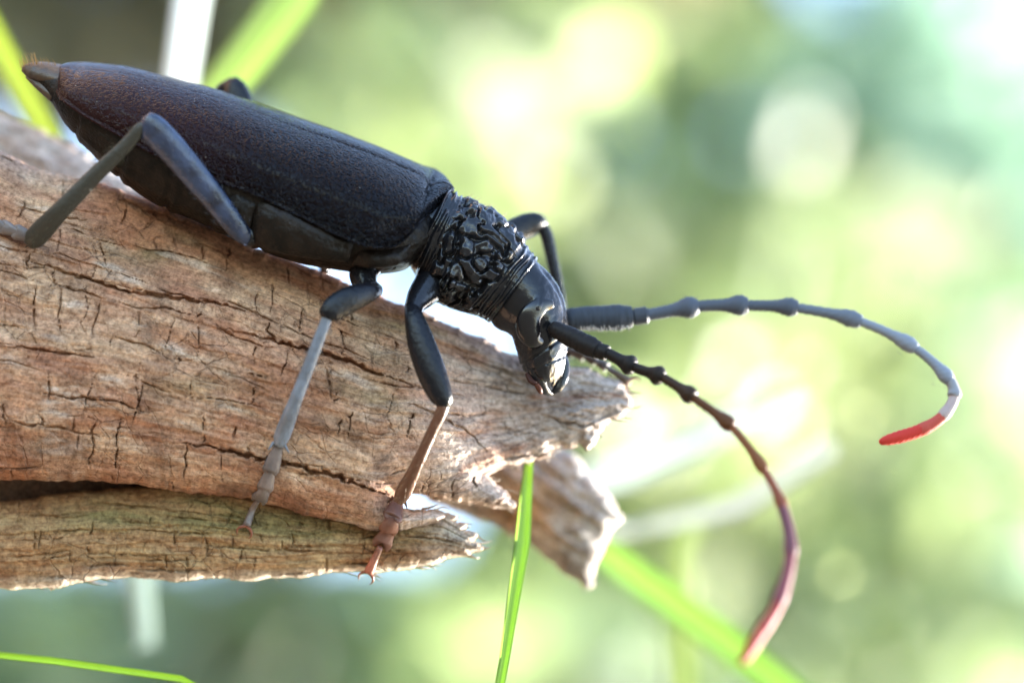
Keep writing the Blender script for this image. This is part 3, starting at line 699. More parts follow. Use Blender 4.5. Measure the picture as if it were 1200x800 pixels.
# side plates of the hind thorax
def plate(rows, mt_=2): loft(body, rows, 24, 30, mt_, lambda S, A: 1.6 * fbm(S * 9, A * 3, 4, 8))
plate([(302, 232, 292, 280, 8, -72), (318, 238, 306, 292, 12, -78), (350, 252, 338, 300, 12, -80), (390, 270, 378, 306, 11, -78), (415, 282, 408, 308, 7, -72)])
plate([(268, 220, 258, 264, 6, -70), (286, 228, 272, 276, 11, -74), (300, 236, 290, 282, 6, -74)])
plate([(420, 284, 412, 312, 8, -62), (445, 290, 436, 314, 18, -64), (475, 284, 466, 312, 18, -56), (490, 270, 486, 306, 8, -46)])
# neck between wing cases and pronotum, with scutellum
loft(body, [(490, 222, 462, 296, 44, 0), (506, 226, 472, 304, 44, 0), (526, 236, 488, 316, 42, 0)], 20, 50, 0, lambda S, A: 0.8 * fbm(S * 8, A * 8, 3, 4))
# pronotum
def pro_d(S, A):
    a = A; u = S * 118; w = a * 48
    wx = 8 * vnoise(u / 18, w / 18, 11); wy = 8 * vnoise(u / 18, w / 18, 12)
    n = vnoise((u + wx) / 15, (w + wy) / 11, 13) + 0.35 * vnoise((u - wy) / 8, (w + wx) / 7, 14)
    mask = ss(0.15, 0.25, S) * ss(0.88, 0.76, S)
    e = mask * (11.5 * (1 - (1 - np.clip(np.abs(n) * 1.7, 0, 1)) ** 2) - 4.5 + 1.5 * vnoise(u / 6, w / 6, 19))
    irr = 0.75 + 0.6 * vnoise(a * 2.2, S * 9, 18); S = S + 0.008 * vnoise(a * 2.5, S * 5, 17)
    for p, am, wd in ((0.03, 5.0, .016), (0.10, 4.8, .018), (0.16, 3.0, .014), (0.80, 2.6, .014), (0.865, 4.0, .016), (0.925, 3.0, .012), (0.98, 4.4, .012)):
        e = e + irr * am * np.exp(-((S + 0.006 * np.sin(3 * a + p * 40) - p) / wd) ** 2)
    # lateral tubercle on each side
    e = e + 13 * np.exp(-((S - 0.45) / 0.10) ** 2) * (np.exp(-((a - 1.75) / 0.22) ** 2) + np.exp(-((a - 4.53) / 0.22) ** 2))
    under = ss(2.2, 2.7, a) * ss(4.1, 3.6, a)
    return e * (1 - 0.7 * under) + 0.5 * fbm(u / 3, w / 3, 2, 15)
loft(body, [(524, 224, 478, 308, 48, 0), (533, 227, 486, 322, 50, 0), (552, 238, 500, 340, 51, 0), (572, 247, 510, 352, 54, 0), (590, 262, 524, 358, 54, 0), (606, 277, 540, 364, 51, 0), (620, 292, 560, 371, 47, 0), (630, 304, 574, 378, 45, 0)], 210, 260, 0, pro_d)
# head
def head_d(S, A):
    tub = 9 * np.exp(-((S - 0.36) / 0.07) ** 2) * (np.exp(-((A - 1.1) / 0.35) ** 2) + np.exp(-((A - 5.2) / 0.35) ** 2))
    groove = -3 * np.exp(-((A - 0.02) / 0.10) ** 2) * ss(0.1, 0.25, S) - 3 * np.exp(-((A - 6.26) / 0.10) ** 2) * ss(0.1, 0.25, S)
    return tub + groove - 2.5 * np.exp(-((S - 0.70) / 0.012) ** 2) - 1.6 * np.exp(-((S - 0.82) / 0.01) ** 2) + 0.9 * fbm(S * 26, A * 7, 3, 16) * ss(0.12, 0.3, S)
loft(body, [(622, 300, 572, 372, 40, 0), (632, 308, 580, 384, 42, 0), (646, 323, 598, 393, 42, -2), (658, 343, 603, 406, 41, -3), (664, 364, 607, 417, 38, -4), (666, 388, 610, 427, 36, -5), (664, 408, 615, 434, 34, -6), (661, 426, 622, 440, 30, -6), (657, 440, 630, 446, 24, -6), (652, 448, 638, 450, 14, -6)], 110, 90, 0, head_d)

tube(body, [(655, 404, -14), (656, 416, -16), (654, 432, -15), (650, 446, -12), (647, 453, -10)], [3, 6, 7, 5.5, 2], 30, 24, 0, 0.35, (0.84, 0.30, -0.45), bump=lambda i, a: 0.7 * np.sin(a * 9 + i * 0.1))
def on_log(pts, gap=9):
    return [(x, y, min(d, lz(x, y) - gap)) for x, y, d in pts]
def tarsus(pts, w, mt_=3, claws=True, fd=None):
    """four lobed joints and a claw joint along pts"""
    P = crom(np.asarray(pts, float), 40)
    cuts = [0, 0.27, 0.46, 0.64, 0.70, 1.0]
    for i in range(5):
        a, b = cuts[i], cuts[i + 1]
        seg = np.array([P[int(a * 39)], P[int((a + b) / 2 * 39)], P[min(39, int(b * 39) + (1 if i < 3 else 0))]])
        if i < 3: tube(body, seg, [w * 0.42, w * 0.72, w * (0.98 - 0.06 * i)], 12, 12, mt_, 0.55, fd)
        if i < 3:                        # paired lobes, largest on the third joint
            t = seg[2] - seg[0]; t /= np.linalg.norm(t) + 1e-9; s_ = np.cross(t, np.array(fd if fd else (0, 0, -1.0))); s_ /= np.linalg.norm(s_) + 1e-9
            g_ = (0.55, 0.7, 1.0)[i]
            for q_ in (-1, 1): tube(body, [seg[1], seg[2] + s_ * q_ * w * 0.5, seg[2] + t * w * 0.75 * g_ + s_ * q_ * w * 0.62], [w * 0.4, w * 0.44, w * 0.12], 12, 10, mt_, 0.5, fd)
        if i == 4: tube(body, seg, [w * 0.28, w * 0.34, w * 0.46], 10, 10, mt_)
    if claws:
        t = P[-1] - P[-6]; t /= np.linalg.norm(t) + 1e-9; s_ = np.cross(t, np.array([0, 0, -1.0])); s_ /= np.linalg.norm(s_) + 1e-9
        for q_ in (-1, 1):
            e = P[-1]; tube(body, [e, e + t * 3 + s_ * q_ * 6, e + t * 8 + s_ * q_ * 9 + np.array([0, 0, 2]), e + t * 14 + s_ * q_ * 7 + np.array([0, 0, 5])], [2.2, 1.8, 1.2, 0.3], 14, 8, 9)
# near hind leg
tube(body, [(300, 268, -40), (292, 276, -62), (286, 276, -72)], [16, 14, 11], mat=0)
tube(body, [(292, 282, -70), (280, 270, -80), (250, 232, -90), (215, 190, -102), (188, 160, -110), (172, 146, -114), (166, 145, -114)], [8, 12, 15, 17, 17.5, 15.5, 7], 40, 24, 6, 0.6)
K = (166, 150, -114); e = lz(38, 284) - 9
tube(body, [(174, 150, -112), K] + on_log([(150, 168, -112), (110, 207, -106), (70, 248, -98), (40, 280, -80), (33, 288, -80)], 8), [8, 8, 8.5, 10, 11.5, 13, 6], 40, 20, 7, 0.7)
tarsus([(42, 280, e), (20, 272, e), (-8, 262, lz(-8, 262) - 6), (-40, 252, lz(-30, 252) - 6)], 10, 3)
# near middle leg
tube(body, [(432, 306, -34), (426, 322, -46), (430, 336, -60), (438, 340, -72)], [20, 17, 13, 10], mat=0)
tube(body, [(444, 340, -66), (432, 343, -84), (412, 350, -98), (395, 359, -106), (385, 368, -112), (382, 374, -114)], [7, 12, 15.5, 15.5, 12.5, 7], 40, 24, 1, 0.8)
e = lz(326, 520) - 9
tube(body, on_log([(386, 366, -112), (382, 376, -114), (366, 418, -112), (346, 470, -100), (330, 512, -60), (326, 523, -60)], 11), [6.5, 6.5, 7, 8, 9.5, 5], 40, 18, 5, 0.75)
tarsus([(328, 518, e), (318, 548, lz(318, 548) - 5.5), (308, 578, lz(308, 575) - 5.5), (298, 592, lz(300, 585) - 5), (289, 616, lz(289, 618) - 5.5)], 11, 3)
# near fore leg
tube(body, [(508, 330, -20), (494, 346, -40), (486, 358, -56), (484, 368, -66)], [22, 17, 12, 10], mat=0)
tube(body, [(482, 358, -62), (486, 374, -76), (493, 400, -86), (504, 432, -94), (513, 455, -98), (519, 470, -100), (520, 478, -100)], [8, 12, 16, 17.5, 15.5, 12, 6], 40, 24, 1, 0.8)
e = lz(467, 588) - 10
tube(body, on_log([(520, 470, -100), (518, 480, -101), (505, 508, -96), (488, 545, -86), (472, 578, -60), (466, 589, -58)], 12), [7, 7, 6.4, 7.2, 9.5, 6], 40, 18, 8, 0.78)
tarsus([(468, 584, e), (460, 606, min(e, lz(460, 606) - 5.5)), (452, 628, lz(452, 628) - 6.5), (445, 642, lz(446, 640) - 6.5), (432, 670, lz(440, 658) - 5)], 13, 10)
for x_, y_, dx_, dy_, m_ in ((40, 284, -9, 5, 7), (34, 276, -8, -6, 7), (333, 520, 5, 9, 5), (321, 518, -6, 8, 5), (474, 586, 3, 9, 8), (461, 582, -7, 7, 8)):
    d_ = lz(x_, y_) - 9; tube(body, [(x_, y_, d_), (x_ + dx_ * .6, y_ + dy_ * .6, d_ - 1), (x_ + dx_ * 1.2, y_ + dy_ * 1.2, d_)], [2.2, 1.5, 0.3], 8, 8, m_)
# far fore leg
tube(body, [(535, 320, 30), (556, 300, 52), (590, 278, 76), (615, 265, 92), (630, 262, 98), (638, 266, 100)], [12, 13, 15, 15, 13, 6], 40, 20, 1, 0.8)
tube(body, [(630, 262, 98), (638, 270, 100), (646, 300, 98), (653, 335, 96), (660, 380, 94), (664, 412, 88), (666, 420, 86)], [7, 7.5, 7, 7, 7.5, 9, 4], 40, 16, 1, 0.8)
tarsus([(662, 410, 88), (680, 415, 86), (700, 424, 84), (712, 431, 82), (736, 447, 78)], 14, 4, fd=(0.3, -0.9, 0))
# far hind and far middle legs, mostly hidden
tube(body, [(310, 250, 60), (300, 200, 84), (285, 140, 104), (272, 102, 114), (264, 97, 114)], [10, 16, 18, 15, 6], 30, 18, 1, 0.8)
tube(body, [(272, 100, 114), (262, 104, 118), (235, 140, 128), (205, 200, 140), (186, 240, 140)], [8, 8, 8, 9, 10], 30, 14, 1, 0.8)
tarsus([(188, 236, 140), (165, 236, 145), (130, 226, 150)], 9, 3)
tube(body, [(430, 306, 44), (410, 292, 84), (392, 288, 116), (384, 292, 120)], [12, 14, 12, 6], 24, 16, 1, 0.8)
tube(body, [(388, 288, 118), (382, 296, 124), (380, 340, 138), (378, 400, 140)], [7, 7, 7, 9], 24, 14, 1, 0.8)
tarsus([(378, 396, 142), (372, 420, 146), (364, 448, 146)], 9, 3)
body.build('body', [BLACK, LEGM, BELLY, TARSUS, TAN, TIBIA, BLUE, OLIVE, BROWN, CLAW, FOOT], bug)

# eyes wrap the antenna sockets
mb = MB(); tube(mb, [(648, 356, -37), (634, 359, -43), (622, 370, -46), (619, 385, -45), (626, 398, -42), (636, 402, -38)], [5, 10.5, 14, 14.5, 11.5, 5], 40, 24, 0, 0.62); mb.build('eye', EYE, bug)
mb = MB(); tube(mb, [(655, 350, 26), (652, 362, 33), (648, 378, 36), (644, 394, 32)], [4, 9, 10, 5], 30, 18, 0, 0.6); mb.build('eye', EYE, bug)
# jaws and feelers of the mouth
for pts, rd in (([(620, 420, -22), (626, 432, -26), (632, 446, -22), (640, 458, -12), (648, 462, -4)], [7, 8.5, 7.5, 5, 1.2]), ([(656, 412, 6), (660, 430, 8), (658, 446, 4), (652, 456, 0), (645, 461, -2)], [6, 8, 7, 5, 1.2])):
    mb = MB(); tube(mb, pts, rd, 30, 18, 0, 0.7, bump=lambda i, a: 0.5 * np.sin(a * 9) * np.minimum(i / 8, 1)); mb.build('mandible', BLACK, bug)
mb = MB(); tube(mb, [(618, 438, -24), (622, 446, -30), (628, 450, -32)], [3, 3.4, 2.6], 12, 10, 0, c=(0.05, 0.02, 0.015))
tube(mb, [(628, 450, -32), (632, 456, -30), (634, 460, -26)], [2.6, 3.4, 2.2], 12, 10, 0, c=(0.09, 0.03, 0.018)); mb.build('mouth_feeler', ANT, bug)

def antenna(joints, rad0, colors, name='antenna'):
    """joints: (x, y, d, thin radius, club radius) at each joint start"""
    J = np.asarray(joints, float)
    P = crom(J[:, :3], 400); 
    seg = np.concatenate([[0], np.cumsum(np.linalg.norm(J[1:, :3] - J[:-1, :3], axis=1))]); seg /= seg[-1]
    root = None
    for i in range(len(J) - 1):
        a, b = max(0, int(seg[i] * 399) - 1), min(399, int(seg[i + 1] * 399) + 1)
        X = P[a:b + 1][:: max(1, (b - a) // 14)]; X = np.vstack([X, P[b]])
        t = np.linspace(0, 1, len(X)); th, cl = J[i, 3], J[i, 4]
        if i == 0: r = np.interp(t, [0, .08, .3, .75, .93, 1], [th * .6, th, cl * .9, cl, cl * .8, th * .5])
        elif i == 1: r = np.interp(t, [0, .2, .8, 1], [th * .7, cl, cl, th * .7])
        else: r = np.interp(t, [0, .46, .60, .70, .79, .87, .94, 1], [th * .92, th, th * .72 + cl * .28, th * .3 + cl * .72, cl, th * .15 + cl * .84, th * .6 + cl * .36, th * .9])
        if i == len(J) - 2: r = np.interp(t, [0, .5, .8, .93, 1], [th, th, th * .8, th * .5, th * .12])
        mb = MB(); tube(mb, X, r, len(X) * 3, 18, 0, c=colors[i], bump=lambda i_, a_, s=i: (0.75 * vnoise(i_ * 0.55 + 0 * a_, a_ * 2.5 + 0 * i_, 3) if s == 0 else 0.4 * np.sin(a_ * 5 + i_ * 0.9 + s)))
        o = mb.build('antenna' if root is None else 'antenna_segment', ANT, bug if root is None else root)
        if root is None: root = o
    return root
gb = (0.075, 0.085, 0.108); gb2 = (0.20, 0.22, 0.26)  # blue-grey of sky-lit hairs, put into the far antenna's colour
far_j = [(660, 374, 30, 13, 15.5), (742, 371, 36, 8, 10.5), (759, 369, 37, 7.6, 13), (819, 359, 40, 7.2, 12.5), (876, 358, 42, 6.8, 11.5), (934, 361, 42, 6.2, 10.5), (1009, 377, 40, 5.6, 9.5), (1074, 409, 34, 5.6, 9), (1113, 446, 26, 6.5, 8.5), (1118, 465, 20, 6.5, 7.5), (1104, 488, 12, 7, 8), (1078, 504, 6, 7.5, 7), (1030, 518, -4, 2, 2)]
antenna(far_j, 12, [(0.040, 0.046, 0.058), (0.05, 0.056, 0.07), gb, gb, gb, (0.12, 0.135, 0.165), gb2, gb2, (0.24, 0.24, 0.26), (0.38, 0.30, 0.29), (0.42, 0.07, 0.05), (0.46, 0.035, 0.025)])
near_j = [(645, 383, -44, 9.5, 12.5), (702, 411, -78, 7.5, 9.5), (712, 414, -82, 7, 12.5), (743, 430, -98, 6.2, 12), (776, 442, -116, 5.8, 11), (813, 466, -138, 5.2, 9.5), (857, 500, -168, 4.8, 8), (896, 552, -205, 5, 7.5), (918, 597, -240, 7, 9), (926, 650, -275, 7.5, 9), (911, 708, -310, 7.5, 8.5), (893, 738, -335, 7.5, 7.5), (868, 778, -365, 2.5, 2.5)]
bk = (0.014, 0.011, 0.010)
antenna(near_j, 10, [bk, bk, bk, (0.018, 0.012, 0.009), (0.035, 0.018, 0.010), (0.09, 0.035, 0.013), (0.17, 0.06, 0.02), (0.20, 0.06, 0.03), (0.14, 0.055, 0.065), (0.18, 0.05, 0.06), (0.26, 0.025, 0.025), (0.30, 0.015, 0.014)])

# bristles
mb = MB()
for i in range(46):
    x = random.uniform(24, 66); y = np.interp(x, [24, 36, 52, 70], [79, 75, 74, 77]) + 1; l = random.uniform(5, 13) * (1.2 if x < 44 else 0.7)
    d = random.uniform(-14, 8); tube(mb, [(x, y, d), (x - 0.15 * l, y - 0.6 * l, d - 1), (x - random.uniform(.2, .5) * l, y - l, d - 2)], [0.32, 0.25, 0.08], 5, 4, 0, c=(0.50, 0.28, 0.10))
mb.build('tail_hair', ANT, bug)
mb = MB()
for i in range(36):
    t = random.random(); x = lerp(545, 588, t); y = lerp(236, 260, t); l = random.uniform(5, 12); d = random.uniform(-16, 4)
    tube(mb, [(x, y, d), (x + 0.3 * l, y - 0.6 * l, d), (x + 0.75 * l, y - l, d)], [0.45, 0.35, 0.1], 5, 4, 0, c=(0.3, 0.25, 0.15))
for i in range(60):
    t = random.random(); x = lerp(680, 738, t); y = 386 + 2 * math.sin(i); tube(mb, [(x, y - 3, 20), (x + 1, y + 1.5, 18)], [0.4, 0.1], 3, 4, 0, c=(0.3, 0.28, 0.25), smooth=False)
mb.build('body_hair', ANT, bug)
# short stiff hairs and end spurs of the legs
mb = MB()
def fringe(pts, r, n, ln, cc):
    P = crom(np.asarray(pts, float), 60); T = np.gradient(P, axis=0); T /= np.linalg.norm(T, axis=1)[:, None]
    for _ in range(n):
        i = random.randrange(60); a = random.uniform(0, 6.283); S1 = np.cross(T[i], [0, 0, -1.0]); S1 /= np.linalg.norm(S1) + 1e-9; S2 = np.cross(T[i], S1)
        d = math.cos(a) * S1 + 0.7 * math.sin(a) * S2; b = P[i] + d * r * 0.92; l = ln * random.uniform(0.5, 1.2)
        tube(mb, [b, b + d * l * 0.55 + T[i] * l * 0.5, b + d * l * 0.75 + T[i] * l], [0.26, 0.2, 0.06], 4, 4, 0, c=tuple(v * 0.45 for v in cc))
fringe(on_log([(166, 150, -114), (110, 207, -106), (70, 248, -98), (36, 284, -80)]), 10.5, 150, 6, (0.20, 0.17, 0.10))
fringe([(280, 270, -80), (215, 190, -102), (175, 148, -114)], 17, 110, 5, (0.25, 0.26, 0.30))
fringe(on_log([(382, 376, -114), (366, 418, -112), (346, 470, -100), (328, 518, -60)], 11), 8, 150, 6, (0.4, 0.38, 0.34))
fringe(on_log([(518, 480, -101), (505, 508, -96), (488, 545, -86), (468, 585, -60)], 12), 7.5, 150, 6, (0.45, 0.28, 0.16))
fringe([(486, 374, -76), (504, 432, -94), (519, 470, -100)], 15, 70, 5, (0.12, 0.10, 0.08))
fringe([(440, 341, -70), (412, 350, -98), (385, 368, -112)], 14, 60, 5, (0.2, 0.18, 0.16))
fringe([(638, 270, 100), (646, 300, 98), (655, 345, 96)], 7, 60, 5, (0.2, 0.2, 0.2))
for p_ in far_j[3:9]: fringe([(p_[0] - 22, p_[1] - 3, p_[2]), (p_[0] - 4, p_[1], p_[2])], p_[4] * 0.8, 14, 5, (0.3, 0.3, 0.32))
mb.build('leg_hair', ANT, bug)

# ------------------------------------------------------------------ grass
def blade(label, pts, widths, colr, fold=0.35, side=None, cat='grass blade', n=60, group=None, name='grass_blade'):
    """pts in world metres from root on the ground to tip; widths metres"""
    P = np.column_stack([np.asarray(pts, float), np.asarray(widths, float)]); P = crom(P, n)
    X = P[:, :3]; W = np.maximum(P[:, 3], 0.0001)
    T = np.gradient(X, axis=0); T /= np.linalg.norm(T, axis=1)[:, None]
    view = np.array(FWD) if side is None else np.array(side)
    S_ = np.cross(T, view); S_ /= np.linalg.norm(S_, axis=1)[:, None] + 1e-9
    Nn = np.cross(S_, T)
    prof = [(-0.5, 0.0), (-0.28, fold * .6), (-0.03, fold), (0.03, fold), (0.28, fold * .6), (0.5, 0.0), (0.28, fold * .6 + .07), (0.0, fold + .10), (-0.28, fold * .6 + .07)]
    nt = len(prof)
    V = np.stack([X + W[:, None] * (a * S_ + b * 0.5 * Nn) for a, b in prof], 1).reshape(-1, 3)
    F = grid_faces(n, nt)
    c = np.tile(colr, (len(V), 1)) * (1 + 0.12 * rng.normal(size=(n, 1)).repeat(nt, 0).reshape(-1, 1) * 0.5)
    mb = MB(); mb.add(V, F, 0, np.column_stack([np.repeat(np.linspace(0, 6, n), nt), np.tile([p[0] for p in prof], n)]), c)
    o = mb.build(name, BLADE, None, V[0], world=True)
    return tag(o, label, cat, group)
def Pm(px, py, dmm): return at(np.array([px, py, dmm * 15.0]))
def root(p, dx=0.0, dy=0.0): return np.array([p[0] + dx, p[1] + dy, -0.03])
def bl(label, pix, wpx, colr, **kw):
    """pix: (x, y, depth mm) from the ground end to the tip; goes on down to the ground"""
    Q = [Pm(*p) for p in pix]; w = [w_ / 15000.0 * (1 + p[2] * 15 / F0) for w_, p in zip(wpx, pix)]
    d = Q[0] - Q[1]; d /= np.linalg.norm(d)
    g0 = Q[0] + d * 0.06; gr_ = np.array([Q[0][0] + d[0] * 0.16, Q[0][1] + d[1] * 0.16, -0.03])
    mid_ = (g0 + gr_) / 2 + np.array([d[0], d[1], 0]) * 0.02
    return blade(label, [gr_, mid_, g0] + Q, [w[0] * 0.8, w[0], w[0]] + w, colr, **kw)
G1 = (0.27, 0.42, 0.07); G2 = (0.38, 0.56, 0.16); YG = (0.44, 0.58, 0.20); STR = (0.72, 0.77, 0.78)
bl('sharp green grass blade rising behind the torn tip of the log', [(578, 850, -3.6), (586, 812, -3.2), (594, 750, -2.4), (604, 690, -1.4), (613, 630, -0.2), (620, 575, 1.0), (622, 535, 2.2), (622, 505, 3.4)], [10, 11, 13, 16, 19, 20, 19, 8], G1, fold=0.5)
bl('thin bright green grass stem crossing low under the log', [(345, 900, 0), (325, 840, 0), (280, 807, 0), (200, 793, 0), (120, 781, 0), (40, 771, 0), (-60, 760, 0), (-220, 752, 2)], [9, 9, 9, 9, 9, 9, 8, 3], (0.30, 0.45, 0.06), fold=0.4)
bl('wide soft yellow-green grass blade running below the torn stub', [(1010, 900, 42), (960, 845, 42), (900, 790, 42), (820, 728, 42), (740, 672, 42), (690, 630, 44), (640, 590, 48)], [44, 44, 42, 40, 40, 36, 8], G2)
bl('broad blurred yellow-green blade rising behind the wing cases', [(-500, 330, 60), (-300, 330, 50), (-60, 340, 40), (120, 280, 36), (200, 190, 36), (240, 130, 36), (285, 75, 36), (330, 15, 36), (362, -30, 36), (420, -110, 40)], [36, 36, 36, 36, 40, 46, 56, 58, 54, 6], YG)
bl('pale straw-white blade standing upright behind the wing cases', [(-500, 380, 50), (-300, 380, 44), (-40, 400, 36), (150, 330, 32), (196, 200, 30), (206, 130, 28), (216, 70, 28), (224, 10, 28), (230, -50, 28), (236, -150, 32)], [36, 36, 36, 38, 40, 42, 46, 46, 44, 6], STR)
bl('yellow-green blurred blade beside the tail of the beetle', [(-500, 300, 60), (-300, 300, 50), (-60, 330, 40), (80, 270, 34), (70, 190, 34), (45, 145, 34), (20, 100, 34), (0, 60, 34), (-22, 10, 34), (-60, -80, 36)], [30, 30, 30, 30, 30, 32, 34, 32, 30, 5], (0.42, 0.52, 0.12))
bl('short pale dry blade tip hanging under the log', [(-500, 420, 50), (-300, 420, 40), (-40, 430, 34), (110, 480, 30), (150, 560, 44), (156, 620, 46), (162, 680, 48), (168, 720, 50), (172, 758, 50)], [26, 26, 26, 30, 34, 38, 38, 34, 22], (0.46, 0.56, 0.54))
bl('blade coloured overexposed white, slanting up from behind the log tip', [(300, 560, 70), (400, 540, 70), (480, 560, 70), (560, 590, 70), (640, 582, 72), (710, 560, 74), (770, 538, 76), (830, 510, 78), (880, 484, 80), (930, 452, 84)], [30, 30, 30, 30, 32, 34, 36, 32, 24, 5], (0.60, 0.65, 0.62))  # overexposure painted in: whitish blade colour
bl('blade coloured overexposed white, bent over below the brightest one', [(300, 520, 70), (400, 520, 66), (520, 570, 62), (640, 618, 62), (720, 622, 60), (790, 616, 58), (850, 598, 56), (905, 571, 54), (950, 540, 52), (974, 522, 52)], [16, 16, 16, 16, 16, 18, 24, 32, 36, 26], (0.50, 0.54, 0.52))  # same blown-out white put into the blade colour
bl('pale green broken stem standing over the yellow-green blade', [(800, 900, 62), (798, 840, 62), (796, 760, 62), (795, 700, 62), (793, 650, 62), (790, 610, 62), (806, 588, 62), (840, 562, 64)], [34, 34, 34, 36, 32, 32, 22, 4], (0.40, 0.48, 0.22))

# ------------------------------------------------------------------ shrubs far out of focus
def leafmesh(mb, c, size, colr, nrm=None):
    a = rng.normal(size=3); a /= np.linalg.norm(a)
    n = rng.normal(size=3) if nrm is None else np.asarray(nrm) + 0.5 * rng.normal(size=3)
    b = np.cross(a, n); b /= np.linalg.norm(b) + 1e-9; n = np.cross(a, b); l = size; w = size * random.uniform(0.35, 0.5)
    V = [c - a * l * .5, c - a * l * .15 + b * w * .5 + n * w * .14, c + a * l * .2 + b * w * .42 + n * w * .12, c + a * l * .5, c + a * l * .2 - b * w * .42 + n * w * .12, c - a * l * .15 - b * w * .5 + n * w * .14]
    mb.add(V, [(0, 1, 2, 3), (0, 3, 4, 5)], 0, None, np.clip(np.array(colr) * (1 + 0.2 * rng.normal()), 0.01, 0.8))
def shrub(label, blobs, D, n, size, cols, cat='shrub', group=None, name='leafy_shrub', more=()):
    """blobs: (px, py, rx px, ry px) leaf clouds D metres away; rooted on the ground below"""
    n = n * (1 + 0.7 * sum(b[2] * b[3] for b in more) / sum(b[2] * b[3] for b in blobs)); blobs = list(blobs) + list(more)
    cs = [wat(b[0], b[1], D) for b in blobs]
    ctr = np.mean(cs, 0); rt = np.array([ctr[0], ctr[1], -0.03])
    e = empty(name, rt); tag(e, label, cat, group)
    mb = MB(); px = D / U / F0 * U
    area = [b[2] * b[3] for b in blobs]
    for b, A_ in zip(blobs, area):
        for _ in range(int(n * A_ / sum(area))):
            while True:
                q = rng.uniform(-1, 1, 2)
                if q @ q < 1: break
            dd = D * (1 + 0.13 * rng.normal())
            c = wat(b[0] + q[0] * b[2], b[1] + q[1] * b[3], max(0.45, dd))
            if c[2] < 0.02: continue
            cc = cols[rng.integers(len(cols))]
            leafmesh(mb, c, size * random.uniform(0.6, 1.3), cc)
    mb.build('crown', LEAF, e, world=True, smooth=False)
    st = MB()
    for c in cs:
        p0 = rt; p3 = c; pm_ = (p0 * 0.4 + p3 * 0.6) + np.array([0.02, 0.03, -0.05])
        X = crom(np.array([p0, pm_, p3]), 14); r = np.linspace(0.012, 0.003, 14); a = np.linspace(0, 6.283, 8, endpoint=False)
        V = np.array([[x[0] + r_ * math.cos(t), x[1] + r_ * math.sin(t), x[2]] for x, r_ in zip(X, r) for t in a])
        st.add(V, grid_faces(14, 8), 0, None, (0.13, 0.09, 0.06))
    st.build('stem', BARK, e, world=True)
    return e
MG = [(0.20, 0.27, 0.11), (0.26, 0.34, 0.14), (0.32, 0.40, 0.18), (0.16, 0.23, 0.10)]
LG = [(0.32, 0.39, 0.15), (0.38, 0.44, 0.20), (0.29, 0.37, 0.15), (0.46, 0.50, 0.30)]
BG_ = [(0.17, 0.24, 0.16), (0.23, 0.31, 0.21), (0.31, 0.39, 0.29), (0.15, 0.21, 0.14)]
OL = [(0.19, 0.15, 0.08), (0.23, 0.18, 0.10), (0.17, 0.15, 0.07), (0.26, 0.22, 0.12)]
A_M = 0.0100
def discs(sh, lst):
    """pale leaves added to a shrub and turned to the sun as soft light spots: px, py, metres, size m, colour"""
    for px, py, D, k_, cc in lst:
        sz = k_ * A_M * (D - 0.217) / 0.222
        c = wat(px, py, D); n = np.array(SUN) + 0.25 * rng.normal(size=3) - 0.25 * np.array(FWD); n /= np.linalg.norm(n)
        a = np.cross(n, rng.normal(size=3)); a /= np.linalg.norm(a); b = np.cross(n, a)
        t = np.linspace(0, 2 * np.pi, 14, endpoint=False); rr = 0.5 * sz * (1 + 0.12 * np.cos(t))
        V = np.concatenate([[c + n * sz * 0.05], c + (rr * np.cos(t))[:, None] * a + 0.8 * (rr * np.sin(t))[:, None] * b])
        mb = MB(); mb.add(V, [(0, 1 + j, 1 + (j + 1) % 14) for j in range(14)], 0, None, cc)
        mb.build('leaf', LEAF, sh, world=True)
CR = (0.82, 0.80, 0.70); PG = (0.72, 0.78, 0.52); YL = (0.70, 0.76, 0.34)  # near-white leaf colours, picked so the added discs shine as light spots
TEAL = [(0.15, 0.25, 0.18), (0.21, 0.33, 0.24), (0.28, 0.40, 0.31), (0.14, 0.22, 0.15)]
def dim(L, f): return [tuple(v * f for v in c) for c in L]
shrub('dark olive-brown shrub, soft, above the wing cases of the beetle', [(120, 30, 260, 130), (380, 20, 170, 110), (600, -45, 170, 85), (780, -35, 130, 75)], 1.5, 1700, 0.040, OL, more=[(-400, 60, 260, 300), (200, -300, 420, 190)])
sh = shrub('fresh light green shrub, soft, behind the front of the wing cases', [(520, 150, 170, 140), (420, 110, 110, 90), (640, 60, 110, 90)], 1.3, 800, 0.036, dim(LG, 1.2))
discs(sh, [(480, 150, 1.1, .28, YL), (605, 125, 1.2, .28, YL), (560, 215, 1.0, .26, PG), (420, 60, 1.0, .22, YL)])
sh = shrub('mid green shrub, soft, behind the raised foreleg', [(760, 150, 160, 190), (680, 300, 110, 120), (840, 40, 130, 100)], 1.6, 650, 0.040, dim(MG + LG, 1.4))
discs(sh, [(745, 255, 1.0, .24, PG), (690, 120, 1.4, .28, YL), (790, 130, 1.1, .22, PG), (700, 330, 1.0, .22, PG)])
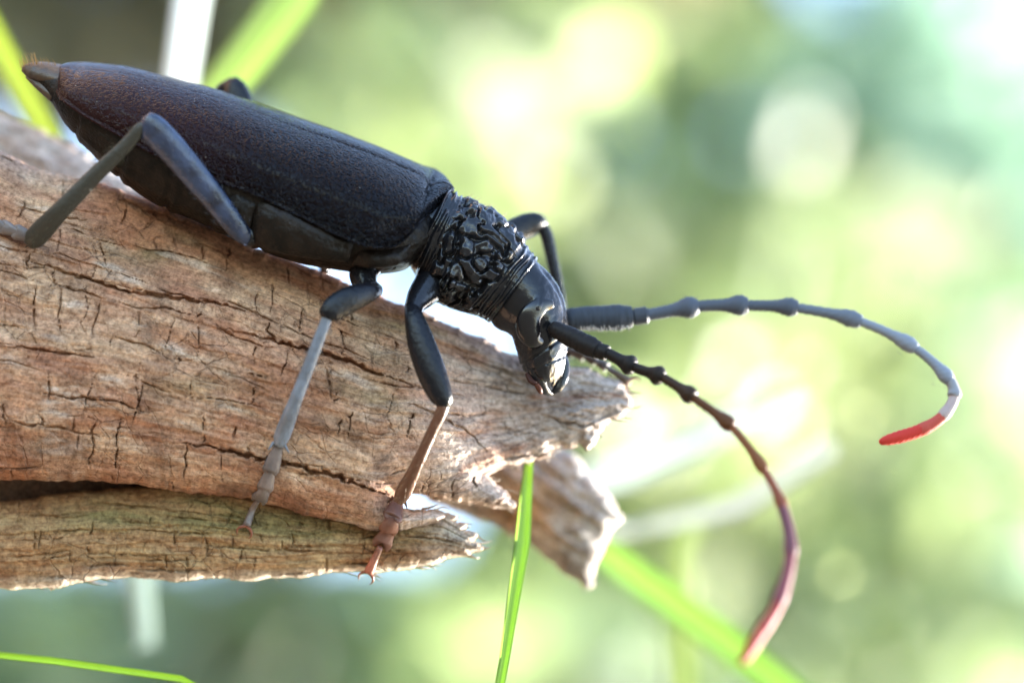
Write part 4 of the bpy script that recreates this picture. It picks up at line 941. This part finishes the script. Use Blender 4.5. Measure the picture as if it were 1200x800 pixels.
sh = shrub('bluish green shrub, soft, above the end of the long antenna', [(1080, 160, 190, 200), (1180, 300, 130, 160), (1150, 20, 130, 90), (1260, 130, 110, 220), (1210, 330, 130, 130)], 1.7, 2200, 0.045, dim(TEAL, 1.3), more=[(900, -280, 400, 150)])
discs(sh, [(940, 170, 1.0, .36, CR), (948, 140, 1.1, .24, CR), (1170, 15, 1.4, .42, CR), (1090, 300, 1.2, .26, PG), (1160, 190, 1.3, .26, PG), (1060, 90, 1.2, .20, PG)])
sh = shrub('pale sunlit shrub, soft, behind the joints of the raised antenna', [(850, 400, 220, 160), (980, 320, 160, 130), (770, 590, 190, 110)], 1.4, 1500, 0.038, dim(LG, 0.98))
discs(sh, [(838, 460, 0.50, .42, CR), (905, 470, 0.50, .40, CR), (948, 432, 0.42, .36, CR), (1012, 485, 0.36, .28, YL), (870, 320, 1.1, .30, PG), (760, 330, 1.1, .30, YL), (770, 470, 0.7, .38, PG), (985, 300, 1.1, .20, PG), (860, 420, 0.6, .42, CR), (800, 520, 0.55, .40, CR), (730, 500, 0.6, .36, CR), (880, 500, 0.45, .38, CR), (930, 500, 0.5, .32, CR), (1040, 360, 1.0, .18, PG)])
sh = shrub('dark green shrub, soft, below the red antenna tips', [(1120, 620, 190, 190), (960, 760, 190, 120), (1190, 450, 100, 100), (1160, 790, 120, 80), (1270, 680, 80, 160)], 1.6, 1900, 0.042, dim(BG_ + MG, 1.05), more=[(900, 1060, 360, 190)])
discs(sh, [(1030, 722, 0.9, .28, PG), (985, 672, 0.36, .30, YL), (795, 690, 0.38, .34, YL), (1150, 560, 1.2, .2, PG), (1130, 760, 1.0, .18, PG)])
sh = shrub('grey-green shrub, soft, under the log and torn stub', [(300, 760, 340, 110), (640, 740, 190, 120), (60, 760, 170, 110)], 1.5, 2200, 0.042, dim(MG + BG_, 1.2), more=[(-420, 660, 280, 320), (250, 1060, 480, 190)])
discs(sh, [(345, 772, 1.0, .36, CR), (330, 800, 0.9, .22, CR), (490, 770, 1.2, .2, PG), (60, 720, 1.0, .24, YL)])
